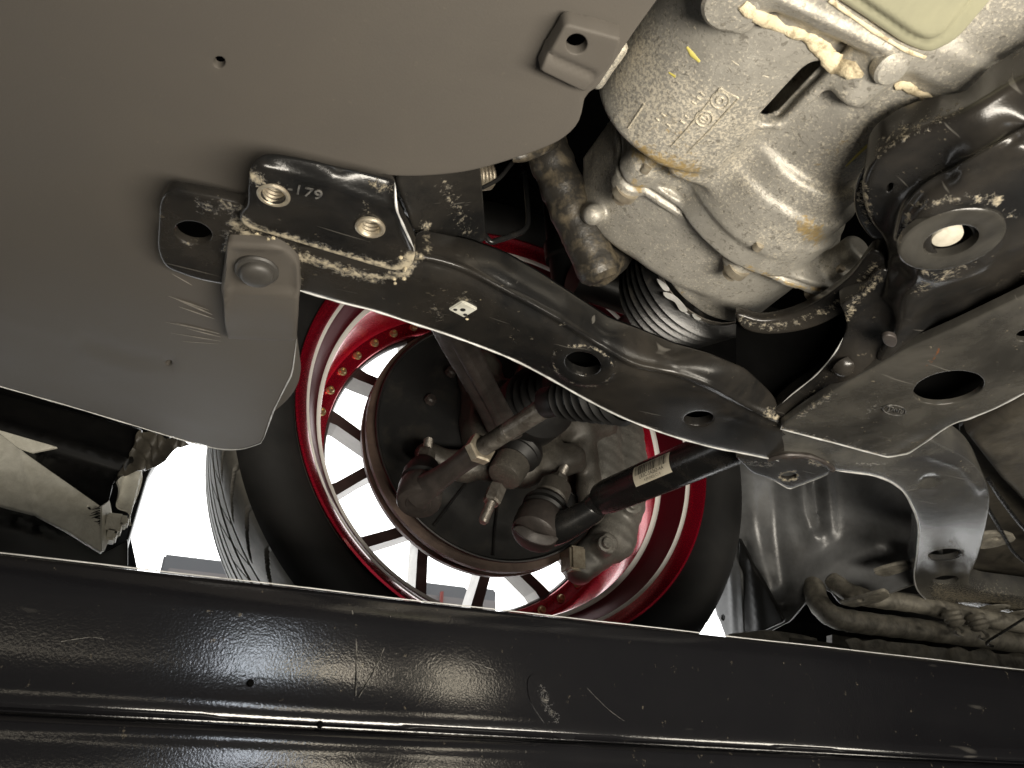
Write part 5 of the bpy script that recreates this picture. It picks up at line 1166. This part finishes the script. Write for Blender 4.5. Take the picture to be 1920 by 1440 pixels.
# ================================================================== LEFT: BUMPER DUCT
bp_ = thing('bumper_duct', 'black bumper duct with sandy grey plate at lower left', 'air duct')
psheet('black_rail', [(-700, 550), (-160, 690), (0, 730), (270, 800), (262, 862), (238, 884), (0, 812), (-160, 770), (-700, 630)], tps([(-700, 550, .86, 'y'), (-700, 630, .83, 'y'), (-160, 690, .86, 'y'), (0, 730, .86, 'y'), (270, 800, .86, 'y'), (238, 884, .83, 'y'), (0, 812, .83, 'y')]), 'blackplastic', bp_, step=10, curl=0.006, skirt=0.02, bumps=[ridge([(-160, 752), (0, 796), (240, 866)], 7, 0.005)])
psheet('grey_plate', [(-700, 660), (-160, 780), (0, 812), (38, 842), (190, 949), (191, 1036), (120, 992), (62, 962), (0, 946), (-160, 905), (-700, 790)], tps([(-700, 660, .82, 'y'), (-700, 790, .81, 'y'), (-160, 780, .82, 'y'), (0, 815, .82, 'y'), (38, 842, .815, 'y'), (190, 949, .80, 'y'), (191, 1036, .79, 'y'), (62, 962, .80, 'y'), (-160, 905, .81, 'y')]), 'greyplastic', bp_, holes=[ell(167, 951, 5, 3, 50)], step=8, curl=0.0015, skirt=0.004, bumps=[ridge([(40, 845), (55, 910), (66, 962)], 5, 0.0015)])
psheet('upper_strip', [(-160, 770), (0, 806), (110, 838), (60, 848), (36, 842), (0, 822), (-160, 790)], plane_y(.825), 'greyplastic', bp_, step=8, curl=0.001, skirt=0.003)
psheet('dark_wedge', [(36, 842), (110, 840), (238, 880), (214, 900), (205, 938), (190, 948)], tps([(36, 842, .825, 'y'), (110, 840, .85, 'y'), (238, 880, .85, 'y'), (190, 948, .805, 'y')]), 'blackplastic', bp_, step=8, curl=0.001, skirt=0.003, bumps=[ridge([(70, 850), (200, 892)], 3, 0.003), ridge([(80, 862), (196, 940)], 8, -0.006)])
psheet('plate_end', [(191, 949), (206, 938), (214, 985), (196, 1034), (191, 1036)], tps([(191, 949, .80, 'y'), (206, 938, .82, 'y'), (214, 985, .82, 'y'), (191, 1036, .79, 'y')]), 'greyplastic', bp_, step=6, curl=0, skirt=0.002)
psheet('lower_panel', [(-700, 780), (-160, 905), (0, 947), (62, 962), (190, 1036), (240, 1010), (240, 1075), (0, 1050), (-160, 1035), (-700, 985)], plane_y(.86), 'blackplastic', bp_, step=12, curl=0.002, skirt=0.01, bumps=[ridge([(-160, 935), (0, 972), (110, 1000)], 6, 0.004)])
for x, y, s in ((212, 985, .016), (208, 1005, .010), (232, 980, .008)): box('bracket_end', vy(x, y, .81), (s, 0.02, s * 1.2), 'greyplastic', bp_, bev=0.002)
# fibrous frayed edge of the plate
for k in range(26):
    y = 950 + k * 3.2; L_ = rng.uniform(8, 26)
    tube('frayed_cut', [vy(188, y, .796), vy(188 - L_, y + rng.uniform(-2, 7), .798)], [0.0006, 0.0002], 'rubber', bp_, 5, 0)
# bumper corner behind
bc_ = thing('front_bumper', 'plain black corner of the front bumper at far left', 'bumper')
psheet('skin', [(-700, 560), (330, 800), (278, 890), (226, 1066), (-700, 1000)], plane_y(.95), 'blackplastic', bc_, step=14, curl=0.004, skirt=0.02)
# torn piece of arch liner hanging
tl = thing('torn_liner', 'torn wrinkled flap of dark liner hanging under the undertray', 'liner flap')
psheet('flap', spl([(262, 806), (310, 818), (358, 830), (335, 838), (318, 852), (305, 868), (280, 878), (252, 886), (230, 892), (220, 900), (226, 880), (240, 862), (252, 835)], 4, True), tps([(262, 806, .84, 'y'), (358, 830, .86, 'y'), (305, 868, .85, 'y'), (220, 900, .82, 'y'), (240, 862, .83, 'y')]), 'dusty_dark', tl, step=5, curl=0, skirt=0.002, bumps=[lambda q: 0.004 * np.sin(q[:, 0] / 7 + q[:, 1] / 15) + 0.002 * np.sin(q[:, 0] / 3.1 - q[:, 1] / 9)])
psheet('strip', spl([(222, 898), (270, 882), (266, 920), (250, 960), (252, 982), (238, 965), (224, 940), (218, 915)], 4, True), tps([(222, 898, .822, 'y'), (270, 882, .85, 'y'), (252, 982, .82, 'y'), (218, 915, .815, 'y')]), 'greyplastic', tl, step=5, curl=0, skirt=0.002, bumps=[lambda q: 0.004 * np.sin(q[:, 0] / 5 + q[:, 1] / 20)])

# ================================================================== BAY BITS ABOVE THE ARM
hs = thing('wiring_harness', 'thick tape wrapped harness, dusty, left of the gearbox', 'harness')
hp = [(1005, 200, .34), (1022, 270, .345), (1048, 335, .35), (1072, 395, .355), (1098, 450, .36), (1122, 505, .365)]
Hp = spl([vy(*p) for p in hp], 8)
tube('wrap', Hp, [0.0150] * len(Hp), 'tape', hs, 28, 0, lambda s, i: 1 + 0.05 * (((s * 62) % 1.0) - 0.5) + 0.02 * math.sin(s * 330))
tube('branch', [vy(1118, 500, .365), vy(1150, 480, .372), vy(1180, 440, .385)], [0.0145, 0.0125, 0.011], 'tape', hs, 20, 5, lambda s, i: 1 + 0.05 * (((s * 70) % 1.0) - 0.5))
lathe('wrap_end', vy(1122, 505, .365), Hp[-1] - Hp[-3], [(-0.002, 0.0150), (0.004, 0.0142), (0.008, 0.010), (0.009, 0)], 'tape', hs, 24)
tube('tie', [vy(960, 296, .335), vy(985, 290, .332), vy(1030, 272, .332), vy(1050, 262, .335)], [0.003, 0.0045, 0.004, 0.003], 'tape', hs, 10, 5)
wlp = thing('wire_loop', 'thin black wire loop hanging above the subframe arm', 'wire')
tube('wire', [vy(x, y, .40) for x, y in [(868, 300), (870, 340), (882, 385), (900, 425), (918, 452), (935, 450), (965, 440), (985, 428), (990, 405), (984, 330), (975, 270)]], 0.0022, 'gloss', wlp, 10, 6)
tube('wire', [vy(x, y, .385) for x, y in [(905, 352), (935, 335), (955, 312), (975, 290)]], 0.0016, 'rubber', wlp, 8, 6)
hz_ = thing('coolant_hose', 'pale ribbed hose end peeking below the undertray edge', 'hose')
c0 = vy(893, 330, .42); c1 = vy(912, 328, .42); dh = c1 - c0; dh /= np.linalg.norm(dh); pr = []
for k in range(7): pr += [(-0.010 + k * 0.0032, 0.0105), (-0.0088 + k * 0.0032, 0.0118), (-0.0072 + k * 0.0032, 0.0105)]
lathe('ribbed_end', c0, dh, pr, 'zinc', hz_, 28, sharp=70)
sp_ = thing('splash_panel', 'black scratched splash panel between undertray and subframe', 'panel')
psheet('panel', [(742, 300), (900, 280), (915, 452), (880, 470), (780, 440), (745, 345)], tps([(742, 300, .285), (900, 280, .30), (915, 452, .30), (780, 440, .272)]), 'paint', sp_, step=8, curl=0.002, skirt=0.004, dirt_and_light=[([(800, 420), (798, 455)], 10, 0.5), ([(830, 350), (860, 400), (880, 440)], 20, 0.25), ([(835, 340), (845, 375)], 5, 0.4)])
cp_ = thing('chassis_rail', 'dark chassis rail deep behind the gearbox at right', 'chassis rail')
box('rail', vy(1790, 140, .20), (0.05, 0.03, 0.05), 'dusty_dark', cp_, bev=0.004)
box('rail_web', vy(1880, 110, .22), (0.12, 0.03, 0.05), 'black', cp_, bev=0.004)

vs_ = thing('damper_strut', 'dark upright damper strut seen above the subframe arm', 'damper')
tube('strut', [vy(1040, 300, .60), vy(1048, 420, .60), vy(1066, 560, .60)], 0.016, 'blackplastic', vs_, 20, 4)
lathe('strut_collar', vy(1056, 470, .60), vy(1066, 560, .60) - vy(1048, 420, .60), [(-0.01, 0.017), (-0.008, 0.021), (0.012, 0.021), (0.014, 0.017)], 'blackplastic', vs_, 24)
rk = thing('steering_rack', 'black steering rack tube half hidden above the subframe arm', 'steering rack')
tube('tube', [vy(1075, 520, .56), vy(1150, 545, .56), vy(1300, 600, .56)], 0.020, 'blackplastic', rk, 24, 4)
